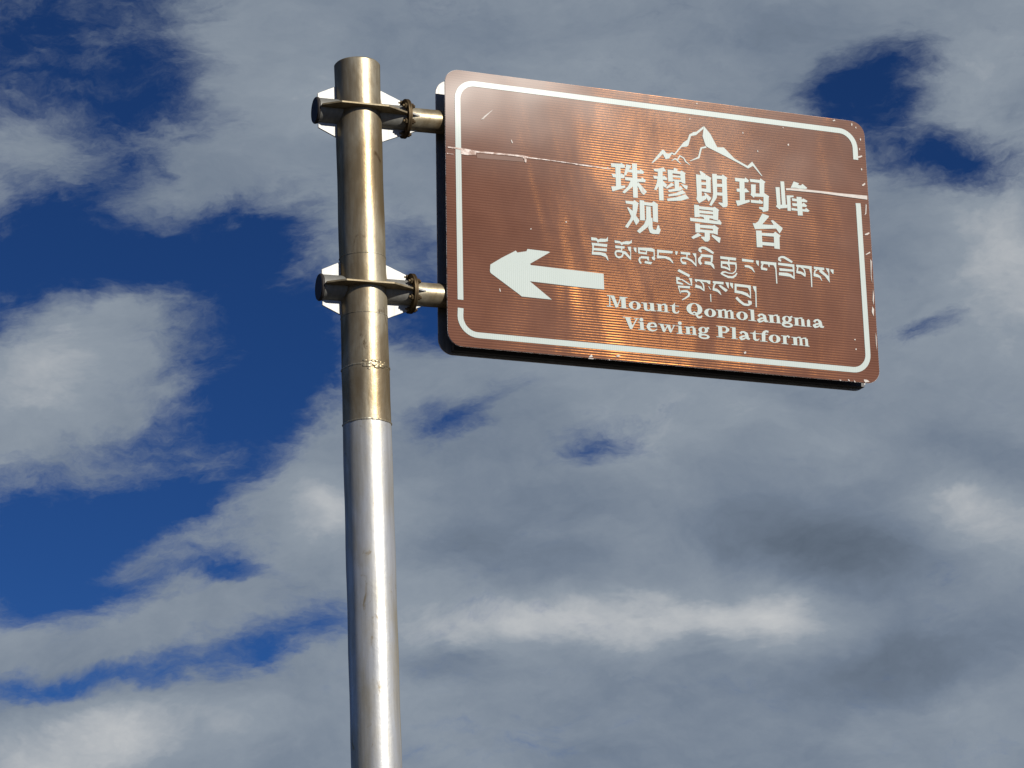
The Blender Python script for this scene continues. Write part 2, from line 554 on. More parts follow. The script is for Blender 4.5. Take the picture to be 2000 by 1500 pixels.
# rough build-up of weld metal on the front of one joint
bm = bmesh.new()
rnd = random.Random(5)
for i in range(120):
    a = R(-90 + 12 - 2 + rnd.gauss(0, 15))
    z = Z[2] + rnd.gauss(-.001, .0045)
    r_ = abs(rnd.gauss(.0028, .0014)) + .0012
    mtx = Matrix.Translation((.0700 * math.cos(a), .0700 * math.sin(a), z)) @ Matrix.Rotation(a, 4, 'Z') @ Matrix.Diagonal((.36, 1.4, .8, 1))
    bmesh.ops.create_icosphere(bm, subdivisions=2, radius=r_, matrix=mtx)
obj('weld_spatter', bm, 'weld', collar, 60)

# brackets: a stub pipe through the pole, a flat plate round it and four upright gussets
def plate_xy(bm, pts, z, th):
    prism(bm, pts, lambda x, y: (x, y, z - th / 2), lambda x, y: (x, y, z + th / 2))
def plate_xz(bm, pts, y, th):
    prism(bm, pts, lambda x, z: (x, y - th / 2, z), lambda x, z: (x, y + th / 2, z))
FX = 0.1465
def bracket(z0, proto=None):
    if proto is None:
        bm = bmesh.new()
        ring_tube(bm, [(.0385, -.127), (.0385, FX - .006)], 'X', 48)
        br = obj('bracket', bm, 'dull_steel', post, 40)
        br.location = (0, 0, z0)
        bm = bmesh.new()
        pts = [(-.126, .052), (-.076, .087), (.069, .087), (FX - .006, .0505)]
        plate_xy(bm, pts + [(x, -y) for x, y in reversed(pts)], 0, .006)
        bevel(bm, .0008)
        obj('flat_plate', bm, 'plate_steel', br)
        for s in (1, -1):
            bm = bmesh.new()
            plate_xz(bm, [(-.1265, s * .03), (-.1265, s * .055), (-.066, s * .084), (-.06, s * .03)], 0, .006)
            bevel(bm, .0008)
            obj('gusset', bm, 'galvanized', br)
            bm = bmesh.new()
            plate_xz(bm, [(.06, s * .03), (.066, s * .085), (FX - .006, s * .053), (FX - .006, s * .03)], 0, .006)
            bevel(bm, .0008)
            obj('gusset', bm, 'galvanized', br)
        bm = bmesh.new()
        ring_tube(bm, [(.0365, -.127), (.0405, -.1285), (.0405, -.1335), (.0380, -.1365)], 'X', 40)
        obj('end_cap', bm, 'dark_cap', br, 35)
        bm = bmesh.new()
        ring_tube(bm, [(.059, FX - .006), (.060, FX - .005), (.060, FX - .0008), (.0595, FX - .0002)], 'X', 48)
        obj('flange', bm, 'rusty_steel', br, 35)
        return br
    br = proto.copy(); COL.objects.link(br); br.parent = post; br.location = (0, 0, z0)
    for ch in list(proto.children):
        c = ch.copy(); COL.objects.link(c); c.parent = br
    return br
ZB = (4.4155, 3.8605)
br0 = bracket(ZB[0])
bracket(ZB[1], br0)
# weld fillets where the bracket plates meet the pole
def fillet_ring(z, seed):
    rnd = random.Random(seed)
    return weld(z, .0695, .0022, .0010, seed, topsh if z > Z[4] else mid2)
fillet_ring(ZB[0] + .0045, 11)
fillet_ring(ZB[1] + .0045, 12)

# ------------------------------------------------------------------ sign
W, H = 1.4274, 0.8818
TL = Vector((-0.1616, 6.9103, 4.5744))
dv = Vector((math.cos(ANG), math.sin(ANG), 0))
DROOP = R(1.5010)
# local frame of the sign: x along the face, y away from the viewer, z up, origin at the lower left corner
rotm = Matrix.Rotation(ANG, 4, 'Z') @ Matrix.Rotation(DROOP, 4, 'Y')
ex, ez = rotm.col[0].to_3d(), rotm.col[2].to_3d()
BL = TL - ez * H
mid = BL + ex * (W / 2)
sign = thing('direction_sign', 'brown tourist direction sign with white arrow, mountain emblem and writing in three scripts', 'sign', mid, 0)
sign.rotation_euler = rotm.to_euler()
bpy.context.view_layer.update()
inv = rotm.inverted()
def rrect(x0, z0, x1, z1, r, n=10):
    pts = []
    for cx, cz, a0 in ((x1 - r, z1 - r, 0), (x0 + r, z1 - r, 90), (x0 + r, z0 + r, 180), (x1 - r, z0 + r, 270)):
        for i in range(n + 1):
            a = R(a0 + 90 * i / n)
            pts.append((cx + r * math.cos(a), cz + r * math.sin(a)))
    return pts
# sign local: x in [-W/2, W/2], z in [0, H], face at y = 0, thickness behind it
def panel(name, y, facemat, th=.003, dent=0):
    bm = bmesh.new()
    pts = rrect(-W / 2, 0, W / 2, H, .046)
    f_ = [bm.verts.new((x, y, z)) for x, z in pts]
    b_ = [bm.verts.new((x, y + th, z)) for x, z in pts]
    fa = bm.faces.new(f_)
    fb = bm.faces.new(b_)
    n = len(pts)
    for i in range(n):
        bm.faces.new((f_[i], f_[(i + 1) % n], b_[(i + 1) % n], b_[i]))
    bmesh.ops.recalc_face_normals(bm, faces=bm.faces)
    bmesh.ops.bevel(bm, geom=list(fa.edges), offset=.0009, segments=2, affect='EDGES')
    for f in bm.faces:
        big = len(f.verts) > 20
        f.material_index = (0 if f.normal.y * (1 if facemat[1] else -1) > .9 else 1) if big else 2
    return obj(name, bm, ['panel_edge', 'aluminium', 'panel_edge'], sign)
def ribbed_face(parent, y, sgn):
    """the film-faced side: shallow horizontal ribs pressed into the sheet"""
    bm = bmesh.new()
    pitch, k, amp, r, e = .0082, 6, 0.00034, .045, .0010
    n = int((H - 2 * e) / pitch * k)
    prev = None
    rnd = random.Random(3)
    for i in range(n + 1):
        z = e + (H - 2 * e) * i / n
        zc = min(z, H - z) - e
        ins_ = e + (r - math.sqrt(max(0, r * r - (r - zc) ** 2)) if zc < r else 0)
        ph = 2 * math.pi * z / pitch
        row = []
        for j in range(13):
            x = (-W / 2 + ins_) + (W - 2 * ins_) * j / 12
            a_ = amp * (.75 + .5 * math.sin(x * 5.1 + z * 3.7) * math.sin(z * 6.3 - x * 2.2))
            edge = min(1, max(0, zc / .004))
            row.append(bm.verts.new((x, y + sgn * (.0006 + a_ * edge * math.sin(ph)), z)))
        if prev:
            for j in range(12):
                bm.faces.new((prev[j], prev[j + 1], row[j + 1], row[j]))
        prev = row
    bmesh.ops.recalc_face_normals(bm, faces=bm.faces)
    bm.normal_update()
    if sum(f.normal.y for f in bm.faces) * sgn < 0:
        bmesh.ops.reverse_faces(bm, faces=bm.faces)
    return obj('ribbed_face', bm, 'brown_film' if sgn < 0 else 'brown_back', parent, 80, recalc=False)
GAP = 0.088
front_p = panel('front_panel', 0.0, ('brown_film', False))
back_p = panel('back_panel', GAP, ('brown_film', True))
ribbed_face(front_p, 0.0, -1)
ribbed_face(back_p, GAP + .003, 1)
def bar(name, x0, x1, y0, y1, z0, z1, mat, parent, bv=.001):
    bm = bmesh.new()
    prism(bm, [(x0, z0), (x1, z0), (x1, z1), (x0, z1)], lambda x, z: (x, y0, z), lambda x, z: (x, y1, z))
    bevel(bm, bv)
    return obj(name, bm, mat, parent)
# stiffening rails on the inner faces
for zz in (.012, .345, H - .10):
    bar('rail', -W / 2 + .055, W / 2 - .025, .0035, .024, zz, zz + .032, 'rail_dark', front_p)
    bar('rail', -W / 2 + .040, W / 2 - .019, GAP - .021, GAP - .0005, zz - .004, zz + .028, 'rail_dark', back_p)
bar('stile', -W / 2 + .030, -W / 2 + .068, GAP - .024, GAP - .0005, .060, H - .115, 'rail_dark', back_p)
bar('stile', W / 2 - .068, W / 2 - .030, GAP - .024, GAP - .0005, .060, H - .115, 'rail_dark', back_p)

# arms: tube with a bolted flange, running between the two panels
post_m = Matrix.Translation((PX, PY, 0)) @ Matrix.Rotation(ANG, 4, 'Z')
sign_m = Matrix.Translation(mid) @ rotm
to_sign = sign_m.inverted() @ post_m
def arm(z0, proto=None):
    if proto is None:
        bm = bmesh.new(); ring_tube(bm, [(.0358, FX + .006), (.0358, 1.30)], 'X', 48)
        a = obj('arm', bm, 'stained_steel', sign, 40)
        bm = bmesh.new(); ring_tube(bm, [(.0595, FX + .0003), (.060, FX + .0010), (.060, FX + .005), (.059, FX + .006)], 'X', 48)
        obj('flange', bm, 'rusty_steel', a, 35)
        for s in (1, -1):
            bm = bmesh.new(); plate_xz(bm, [(FX + .006, s * .030), (FX + .006, s * .050), (FX + .036, s * .0362), (FX + .036, s * .030)], 0, .006); bevel(bm, .0006)
            obj('gusset', bm, 'galvanized', a)
            bm = bmesh.new(); plate_xy(bm, [(FX + .006, s * .030), (FX + .006, s * .050), (FX + .036, s * .0362), (FX + .036, s * .030)], 0, .006); bevel(bm, .0006)
            obj('gusset', bm, 'galvanized', a)
        b1 = None
        for k in range(6):
            q = R(30 + 60 * k)
            y_, z_ = .0495 * math.cos(q), .0495 * math.sin(q)
            if b1 is None:
                bm = bmesh.new()
                ring_tube(bm, [(.0085, FX + .0062), (.0085, FX + .013)], 'X', 6)
                ring_tube(bm, [(.0045, FX - .020), (.0045, FX + .018)], 'X', 10)
                ring_tube(bm, [(.0085, FX - .0135), (.0085, FX - .0062)], 'X', 6)
                b1 = obj('bolt', bm, 'rusty_steel', a)
                b1.location = (0, y_, z_)
            else:
                share(b1, a, (0, y_, z_))
    else:
        a = proto.copy(); COL.objects.link(a); a.parent = sign
        for ch in list(proto.children):
            c = ch.copy(); COL.objects.link(c); c.parent = a
    a.matrix_local = to_sign @ Matrix.Translation((0, 0, z0))
    return a
a0 = arm(ZB[0])
arm(ZB[1], a0)

# ------------------------------------------------------------------ film lettering, cut shapes in millimetres from the upper left corner
def lp(u, v):
    return (u / 1000 - W / 2, H - v / 1000)
def shapes_to_faces(shapes):
    faces = []
    for s in shapes:
        if s[0] == 'P':
            faces.append([lp(*p) for p in s[1]])
        elif s[0] == 'S':
            n = len(s[1])
            for i in range(n):
                j = (i + 1) % n
                faces.append([lp(*s[1][i]), lp(*s[1][j]), lp(*s[2][j]), lp(*s[2][i])])
        elif s[0] == 'V':
            q = [(*lp(p[0], p[1]), p[2] / 2000) for p in s[1]]
            for (x, z, r0), (x1, z1, r1) in zip(q, q[1:]):
                L_ = math.hypot(x1 - x, z1 - z) or 1e-6
                nx, nz = -(z1 - z) / L_, (x1 - x) / L_
                faces.append([(x + nx * r0, z + nz * r0), (x - nx * r0, z - nz * r0), (x1 - nx * r1, z1 - nz * r1), (x1 + nx * r1, z1 + nz * r1)])
            for (x, z, r0) in q[1:-1]:
                faces.append([(x + r0 * math.cos(R(45 * k)), z + r0 * math.sin(R(45 * k))) for k in range(8)])
    return faces
def cut_film(name, faces, mat, parent, y=-.0017):
    vs_, fs = [], []
    for f in faces:
        ar = sum(a[0] * b_[1] - b_[0] * a[1] for a, b_ in zip(f, f[1:] + f[:1]))
        if ar < 0:
            f = f[::-1]
        i0 = len(vs_)
        vs_ += [Vector(p) for p in f]
        fs.append(list(range(i0, len(vs_))))
    r = delaunay_2d_cdt(vs_, [], fs, 0, 1e-6)
    bm = bmesh.new()
    bv = [bm.verts.new((p.x, y, p.y)) for p in r[0]]
    for f, of in zip(r[2], r[5]):
        if of:
            bm.faces.new([bv[i] for i in f])
    for v in [v for v in bm.verts if not v.link_faces]:
        bm.verts.remove(v)
    bmesh.ops.recalc_face_normals(bm, faces=bm.faces)
    bm.normal_update()
    if bm.faces and sum(f.normal.y for f in bm.faces) > 0:
        bmesh.ops.reverse_faces(bm, faces=bm.faces)
    return obj(name, bm, mat, parent, recalc=False)
GLYPHS = [
    ["chinese_character",[["P",[[536.3,246.6],[569.4,244.4],[570.1,240.4],[584.0,248.9],[581.5,256.5],[575.1,257.8],[537.6,258.5]]],["P",[[551.3,256.6],[568.3,256.9],[568.3,320.2],[551.2,322.1]]],["P",[[537.4,280.6],[550.4,280.8],[568.0,281.0],[571.1,276.2],[581.6,282.8],[578.5,291.6],[567.1,292.3],[542.1,291.8]]],["P",[[535.3,323.3],[551.3,320.4],[568.4,317.4],[582.2,314.7],[581.4,322.1],[538.7,339.1]]],["P",[[587.6,244.0],[604.6,246.0],[602.7,252.4],[595.5,261.6],[586.9,280.0],[581.1,282.9],[579.5,278.6],[584.1,261.2]]],["P",[[593.3,260.8],[608.2,259.0],[632.7,259.6],[634.7,253.2],[648.0,262.9],[643.2,269.6],[622.6,270.3],[593.0,269.2]]],["P",[[607.2,238.9],[623.8,237.6],[623.0,350.4],[607.6,351.6]]],["P",[[582.1,286.7],[607.1,286.7],[624.2,288.1],[636.3,286.7],[638.8,280.8],[652.2,289.4],[649.0,296.5],[623.9,297.7],[582.8,296.7]]],["P",[[601.1,296.3],[610.1,298.7],[608.4,314.5],[579.0,341.3],[571.7,337.7],[591.2,316.5]]],["P",[[625.0,297.0],[654.2,326.8],[643.4,339.2],[635.1,332.8],[622.3,308.5]]]]],
    ["chinese_character",[["P",[[678.3,248.7],[694.5,246.3],[713.7,239.6],[722.4,252.1],[708.0,254.4],[695.3,256.4],[682.6,256.1]]],["P",[[693.6,255.4],[709.7,253.6],[710.0,349.7],[694.4,350.9],[694.3,309.3],[691.9,283.8]]],["P",[[677.5,270.8],[694.6,272.2],[710.8,270.9],[713.3,266.1],[725.5,275.5],[721.9,280.9],[679.4,280.7]]],["P",[[691.5,279.3],[702.3,282.6],[694.5,304.8],[685.9,318.7],[678.6,316.7],[688.0,295.5]]],["P",[[706.9,282.1],[723.5,297.1],[716.8,306.8],[710.6,303.0],[705.3,293.5]]],["P",[[726.7,245.4],[742.9,244.7],[743.6,283.5],[727.5,284.8]]],["P",[[748.4,236.8],[762.7,240.2],[757.7,247.5],[746.1,250.6]]],["P",[[742.3,245.4],[770.5,246.6],[773.5,242.9],[788.2,250.3],[784.5,256.3],[741.9,255.6]]],["P",[[769.8,247.8],[785.3,251.7],[785.6,285.5],[778.1,285.8],[769.6,280.6]]],["P",[[742.2,262.3],[770.4,261.3],[770.2,267.6],[741.9,269.1]]],["P",[[742.8,275.7],[769.9,274.9],[769.6,281.7],[742.6,280.8]]],["P",[[748.4,279.6],[763.9,281.2],[763.5,304.9],[749.1,305.4]]],["P",[[738.3,287.0],[747.8,294.3],[721.3,309.7],[719.2,305.4]]],["P",[[769.3,287.9],[793.4,291.4],[790.6,304.7],[783.2,301.6]]],["P",[[725.2,313.2],[748.5,306.1],[763.7,300.4],[767.4,294.4],[777.4,303.4],[765.5,310.9],[728.4,319.6]]],["P",[[725.7,327.7],[752.5,320.2],[774.9,307.6],[786.0,317.1],[757.9,327.5],[726.6,334.4]]],["P",[[721.1,342.3],[751.9,334.4],[784.7,320.6],[796.3,332.8],[768.8,343.7],[722.6,350.0]]]]],
    ["chinese_character",[["P",[[822.9,249.7],[840.3,250.5],[839.9,325.7],[823.5,332.0]]],["P",[[835.6,238.6],[839.7,236.5],[856.7,245.8],[854.1,252.9],[839.6,252.3]]],["P",[[838.5,250.7],[853.5,252.4],[858.4,247.9],[875.4,256.2],[871.6,264.5],[837.9,264.9]]],["P",[[856.7,260.6],[872.3,261.0],[871.5,305.8],[855.9,305.9]]],["P",[[838.7,274.5],[857.3,272.9],[856.9,282.0],[838.3,283.0]]],["P",[[838.9,295.3],[856.4,293.9],[855.9,305.9],[839.7,304.3]]],["P",[[823.3,321.9],[839.0,321.8],[847.2,318.1],[855.4,316.1],[854.9,328.5],[829.3,345.5],[820.6,332.3]]],["P",[[847.6,309.0],[853.4,308.4],[872.5,323.2],[868.1,329.9],[861.5,336.2]]],["P",[[878.4,241.7],[894.7,240.4],[892.9,307.4],[890.6,321.2],[871.3,349.8],[863.9,347.3],[875.9,323.9],[878.9,308.9]]],["P",[[893.3,245.6],[912.0,244.6],[914.5,239.8],[931.0,249.3],[927.8,254.7],[894.0,256.9]]],["P",[[911.6,253.2],[927.9,252.5],[927.7,335.1],[926.8,343.1],[921.3,348.2],[910.8,350.0],[903.5,342.9],[910.2,337.1]]],["P",[[896.9,335.1],[911.4,335.2],[910.8,348.8],[896.2,338.6]]],["P",[[893.3,273.4],[911.9,271.8],[911.5,282.1],[892.8,283.6]]],["P",[[893.1,302.2],[911.8,300.7],[911.3,311.5],[892.7,311.9]]]]],
    ["chinese_character",[["P",[[956.3,245.8],[990.2,245.4],[992.8,240.5],[1005.2,249.4],[1002.0,256.0],[989.1,256.9],[957.5,257.6]]],["P",[[971.6,255.4],[989.1,255.7],[987.9,318.8],[970.3,320.8]]],["P",[[960.4,282.2],[971.0,280.5],[989.7,280.6],[992.3,275.8],[1004.6,288.1],[989.2,291.5],[961.1,291.8]]],["P",[[955.7,322.4],[970.4,319.6],[988.0,317.7],[1003.9,314.2],[1004.2,321.6],[961.3,339.9]]],["P",[[1007.8,243.9],[1043.0,243.4],[1045.7,237.9],[1062.8,248.0],[1057.8,253.6],[1009.7,253.4]]],["P",[[1041.4,252.7],[1058.5,251.3],[1056.0,291.4],[1040.1,293.2]]],["P",[[1011.7,261.7],[1028.1,260.4],[1026.1,291.3],[1019.5,306.2],[1008.2,297.3],[1011.0,288.5]]],["P",[[1020.8,290.8],[1056.1,288.5],[1056.8,299.3],[1021.5,301.5]]],["P",[[1056.3,285.7],[1072.9,295.2],[1070.9,300.0],[1068.4,338.8],[1066.9,344.7],[1048.5,350.1],[1045.8,343.6],[1050.8,338.5],[1053.7,290.5]]],["P",[[1036.3,334.4],[1051.6,333.9],[1051.0,345.3],[1036.0,340.7]]],["P",[[1008.0,313.8],[1036.2,313.5],[1038.1,308.7],[1051.2,316.9],[1047.4,323.0],[1008.2,323.4]]]]],
    ["chinese_character",[["P",[[1096.9,261.2],[1111.1,260.2],[1111.6,320.4],[1099.0,325.2]]],["P",[[1115.0,239.8],[1128.1,238.8],[1130.0,318.4],[1116.3,319.9]]],["P",[[1098.7,320.2],[1134.8,316.2],[1134.3,327.0],[1110.5,331.4],[1107.3,335.1],[1094.8,326.8]]],["P",[[1134.0,284.9],[1147.1,283.5],[1146.8,335.9],[1135.0,336.6]]],["P",[[1146.5,283.6],[1158.9,282.7],[1158.7,287.9],[1146.1,291.0]]],["P",[[1162.0,234.4],[1180.7,239.2],[1176.3,244.8],[1186.9,245.3],[1192.6,239.6],[1209.1,251.4],[1204.2,255.4],[1181.6,256.8],[1167.4,255.5],[1150.2,257.5]]],["P",[[1152.0,292.1],[1170.3,292.9],[1186.8,292.7],[1193.0,288.6],[1206.9,295.1],[1204.2,300.5],[1153.3,301.6]]],["P",[[1152.3,308.5],[1169.5,308.4],[1188.5,306.8],[1193.4,302.8],[1204.8,311.9],[1201.0,316.8],[1153.6,318.1]]],["P",[[1149.1,324.8],[1168.5,326.1],[1197.0,324.7],[1200.3,319.2],[1212.3,327.6],[1207.3,332.7],[1149.3,333.3]]],["P",[[1168.9,285.6],[1186.7,284.8],[1187.6,346.8],[1170.4,348.1]]]]],
    ["chinese_character",[["P",[[581.0,364.6],[607.1,363.9],[610.7,359.0],[625.8,368.5],[622.2,373.4],[605.6,374.7],[582.3,373.4]]],["P",[[605.1,371.9],[623.4,371.0],[619.8,391.5],[614.5,410.0],[585.7,453.7],[576.7,449.7],[594.7,423.3],[603.6,397.8]]],["P",[[585.8,386.4],[589.9,384.8],[603.7,395.5],[615.6,411.0],[626.0,424.3],[622.3,431.4],[614.0,441.2],[607.1,427.5],[596.4,409.7]]],["P",[[628.5,357.1],[643.9,357.6],[644.3,422.3],[627.7,423.6],[628.1,381.7]]],["P",[[641.4,361.8],[669.4,362.0],[675.4,355.8],[689.9,364.2],[688.9,375.0],[671.3,372.5],[643.3,372.2]]],["P",[[671.4,370.2],[689.1,369.4],[687.6,424.3],[671.6,422.7]]],["P",[[649.5,375.4],[664.9,374.8],[665.3,410.0],[662.0,420.4],[659.4,429.6],[653.2,442.6],[624.9,466.8],[616.1,459.9],[640.9,435.0],[648.4,417.4]]],["P",[[662.4,411.4],[669.8,411.8],[668.7,439.8],[671.2,448.4],[680.3,449.7],[686.7,432.2],[691.7,435.1],[692.0,442.8],[696.4,446.8],[690.1,462.0],[669.5,463.7],[659.3,460.8],[654.2,445.8],[658.5,423.0]]]]],
    ["chinese_character",[["P",[[812.3,351.8],[828.4,351.7],[830.2,390.9],[812.2,393.4]]],["P",[[827.7,355.2],[876.9,354.3],[881.7,350.9],[897.5,360.5],[893.8,365.9],[876.5,365.0],[827.3,364.8]]],["P",[[876.1,360.0],[894.4,365.9],[891.9,396.5],[875.2,393.9]]],["P",[[827.1,368.8],[876.3,368.4],[875.9,376.9],[826.7,377.8]]],["P",[[827.7,381.6],[876.9,381.3],[876.4,392.6],[828.6,388.8]]],["P",[[841.8,389.6],[863.8,390.6],[861.1,397.6],[846.1,397.0]]],["P",[[795.9,396.9],[841.5,396.4],[890.1,397.9],[896.1,391.6],[903.8,402.0],[901.2,408.5],[797.2,407.4]]],["P",[[813.1,413.5],[828.7,413.0],[829.2,442.1],[813.0,443.2]]],["P",[[827.4,416.5],[873.7,414.3],[877.9,411.6],[893.7,421.1],[887.6,427.4],[872.6,425.6],[827.0,426.0]]],["P",[[872.9,420.0],[890.1,423.7],[888.6,443.5],[872.6,440.2]]],["P",[[828.5,431.5],[873.0,431.2],[872.5,440.8],[828.1,441.1]]],["P",[[844.4,438.2],[861.7,438.6],[861.2,461.6],[854.6,469.0],[844.1,470.1],[831.9,459.1],[831.5,455.3],[843.6,454.5]]],["P",[[821.6,444.0],[833.4,451.1],[804.0,466.0],[797.9,460.5]]],["P",[[868.9,444.0],[898.1,452.1],[894.4,469.3],[891.0,468.5],[867.5,450.3]]]]],
    ["chinese_character",[["P",[[1046.4,355.4],[1069.0,361.4],[1067.1,365.6],[1044.1,391.9],[1093.5,389.4],[1092.9,400.7],[1017.5,410.6],[1010.8,391.5],[1020.7,391.0],[1030.5,383.2],[1039.5,366.4]]],["P",[[1074.2,376.2],[1081.9,373.6],[1114.3,396.7],[1112.2,402.6],[1102.7,416.1],[1090.6,400.4],[1082.9,388.8]]],["P",[[1020.8,414.7],[1040.7,413.1],[1041.0,468.4],[1021.1,469.9]]],["P",[[1039.2,420.6],[1081.5,417.8],[1087.7,411.5],[1105.9,423.1],[1102.1,428.6],[1081.0,428.6],[1038.8,429.7]]],["P",[[1081.9,421.7],[1101.8,423.0],[1100.7,468.3],[1082.0,468.0]]],["P",[[1039.5,450.5],[1081.7,449.4],[1081.7,460.7],[1039.0,461.3]]]]],
    ["tibetan_syllable",[["P",[[463.3,496.2],[481.3,496.5],[486.8,501.5],[494.3,497.4],[513.5,496.4],[518.8,488.7],[518.8,503.6],[507.4,507.0],[488.2,509.1],[485.8,513.2],[480.5,505.5],[464.1,506.1]]],["P",[[464.4,513.8],[516.8,513.2],[514.8,522.8],[465.9,521.9]]],["P",[[467.0,520.7],[472.7,520.1],[469.6,544.2],[465.7,544.6]]],["P",[[470.1,529.8],[514.6,527.8],[513.2,537.4],[469.8,537.5]]],["P",[[464.6,543.6],[490.5,541.4],[509.6,543.3],[516.0,553.6],[518.9,566.0],[515.6,564.7],[509.2,555.5],[493.6,551.0],[464.3,551.9]]]]],
    ["tibetan_syllable",[["P",[[540.5,498.0],[557.4,498.9],[563.0,502.2],[580.1,496.5],[592.6,496.3],[597.4,489.7],[597.6,500.8],[585.4,507.1],[569.6,507.6],[563.2,512.2],[558.3,506.1],[541.3,506.7]]],["P",[[541.6,514.5],[573.8,514.4],[572.4,521.7],[543.0,523.2]]],["P",[[561.2,520.1],[565.7,520.8],[564.2,530.9],[560.8,530.1]]],["V",[[541.3,539.9,5.6],[544.9,532.9,5.6],[555.1,531.3,7.9],[566.4,532.9,5.6],[567.2,540.5,4.5],[562.4,548.8,5.6],[553.3,552.0,6.7],[545.4,549.5,5.6],[541.3,539.9,5.6]]],["P",[[566.5,529.6],[576.6,530.7],[591.9,547.9],[593.3,555.5],[589.3,554.8],[574.0,540.9],[566.2,537.3]]],["P",[[582.9,514.5],[594.8,513.3],[593.3,555.5],[590.0,553.7],[591.4,530.3],[585.9,525.3]]],["P",[[602.7,514.7],[612.4,514.2],[611.8,530.3],[609.5,529.5],[604.1,523.4]]]]],
    ["tibetan_syllable",[["P",[[617.0,513.2],[663.1,509.9],[673.2,513.9],[672.9,537.2],[668.9,537.7],[668.9,522.1],[617.2,520.9]]],["P",[[662.0,539.5],[671.2,536.3],[673.8,543.8],[671.8,549.6],[667.3,548.9],[662.4,545.0]]],["P",[[617.3,519.8],[621.8,519.3],[623.8,526.8],[646.6,526.7],[646.9,533.3],[617.9,532.5]]],["P",[[643.4,519.2],[647.4,519.4],[647.1,527.7],[643.1,527.6]]],["P",[[626.2,539.9],[652.9,539.3],[653.0,552.6],[648.4,552.0],[645.8,546.7],[625.3,547.8]]],["V",[[624.3,543.4,4.5],[620.0,553.8,5.6],[622.6,560.2,6.2],[626.4,564.2,5.6]]],["P",[[639.2,554.6],[663.6,556.0],[658.8,564.2],[637.3,562.0]]]]],
    ["tibetan_syllable",[["P",[[680.7,513.1],[733.8,513.1],[731.7,521.1],[686.6,522.5],[685.6,532.6],[681.0,533.1]]],["P",[[679.9,532.1],[710.2,532.2],[723.7,535.3],[731.4,544.5],[734.4,553.0],[731.1,552.3],[722.2,544.3],[706.4,539.3],[679.5,542.1]]],["P",[[741.8,512.2],[751.0,512.4],[747.1,523.9],[742.5,523.3]]]]],
    ["tibetan_syllable",[["P",[[759.6,512.0],[792.3,511.9],[791.9,520.3],[760.4,519.7]]],["P",[[778.8,518.9],[783.4,519.6],[781.7,530.9],[778.3,530.1]]],["V",[[777.6,548.0,8.0],[766.1,548.1,8.0],[760.1,542.0,4.5],[761.0,533.0,4.6],[770.3,531.0,5.7],[783.9,532.9,6.8],[796.3,538.3,6.8],[810.7,552.4,4.6]]],["P",[[799.7,513.4],[812.4,512.1],[811.7,555.6],[808.3,553.7],[808.3,527.0]]]]],
    ["tibetan_syllable",[["V",[[831.1,505.6,6.9],[824.3,501.9,8.0],[824.6,496.3,6.9],[834.0,490.8,6.9],[844.3,491.9,9.2],[857.9,498.3,9.2],[871.4,505.9,6.9]]],["P",[[827.3,512.7],[868.8,512.3],[869.0,520.6],[828.1,521.6]]],["V",[[830.5,520.2,6.9],[822.0,530.0,8.0],[822.7,540.0,9.1],[828.2,546.1,9.1]]],["P",[[861.6,519.2],[869.1,519.5],[866.1,535.5],[860.3,536.1]]],["P",[[840.2,534.8],[862.1,534.8],[870.9,543.9],[872.6,557.1],[868.7,555.3],[860.4,546.1],[839.2,544.4]]]]],
    ["tibetan_syllable",[["P",[[893.6,513.0],[948.1,513.0],[947.1,522.0],[893.8,521.4]]],["P",[[920.5,520.3],[925.1,521.0],[924.2,528.9],[920.1,528.7]]],["P",[[894.7,528.6],[948.0,528.1],[948.2,535.3],[894.9,537.5]]],["V",[[897.2,536.2,4.6],[896.7,547.4,5.7]]],["V",[[894.4,548.2,5.7],[907.7,548.5,6.9],[917.9,551.3,6.9],[925.8,557.2,2.3]]],["P",[[916.3,536.4],[924.4,536.7],[926.3,557.7],[922.6,551.4],[920.5,544.9]]],["V",[[946.0,533.3,5.7],[946.5,546.7,4.0],[943.1,558.2,4.0],[933.5,565.4,3.4],[919.6,565.7,3.4],[908.2,563.0,4.6],[900.0,564.9,5.7],[895.1,569.9,5.7],[905.3,574.4,6.3],[917.9,578.7,6.9],[932.9,578.3,6.9],[942.5,571.7,5.7],[948.7,562.1,3.4]]]]],
    ["tibetan_syllable",[["P",[[967.8,513.1],[1007.9,514.6],[1006.3,522.0],[968.0,522.1]]],["P",[[976.1,533.6],[990.7,533.2],[1003.2,538.6],[1010.6,554.7],[1007.2,553.9],[999.4,545.7],[989.2,541.2],[975.8,540.3]]],["P",[[1015.5,514.3],[1025.9,514.4],[1024.5,531.9],[1022.2,531.0],[1016.7,523.8]]]]],
    ["tibetan_syllable",[["P",[[1032.3,514.8],[1086.1,514.3],[1085.5,526.7],[1086.2,583.4],[1082.1,583.8],[1081.5,536.1],[1076.3,524.3],[1059.9,523.8],[1031.9,523.3]]],["V",[[1040.1,522.5,4.6],[1035.8,528.5,5.8],[1034.1,538.8,6.9]]],["P",[[1031.9,535.7],[1044.2,535.5],[1054.6,537.8],[1051.9,544.3],[1032.1,542.9]]],["P",[[1056.5,523.0],[1062.3,523.5],[1061.9,531.4],[1058.9,531.7]]]]],
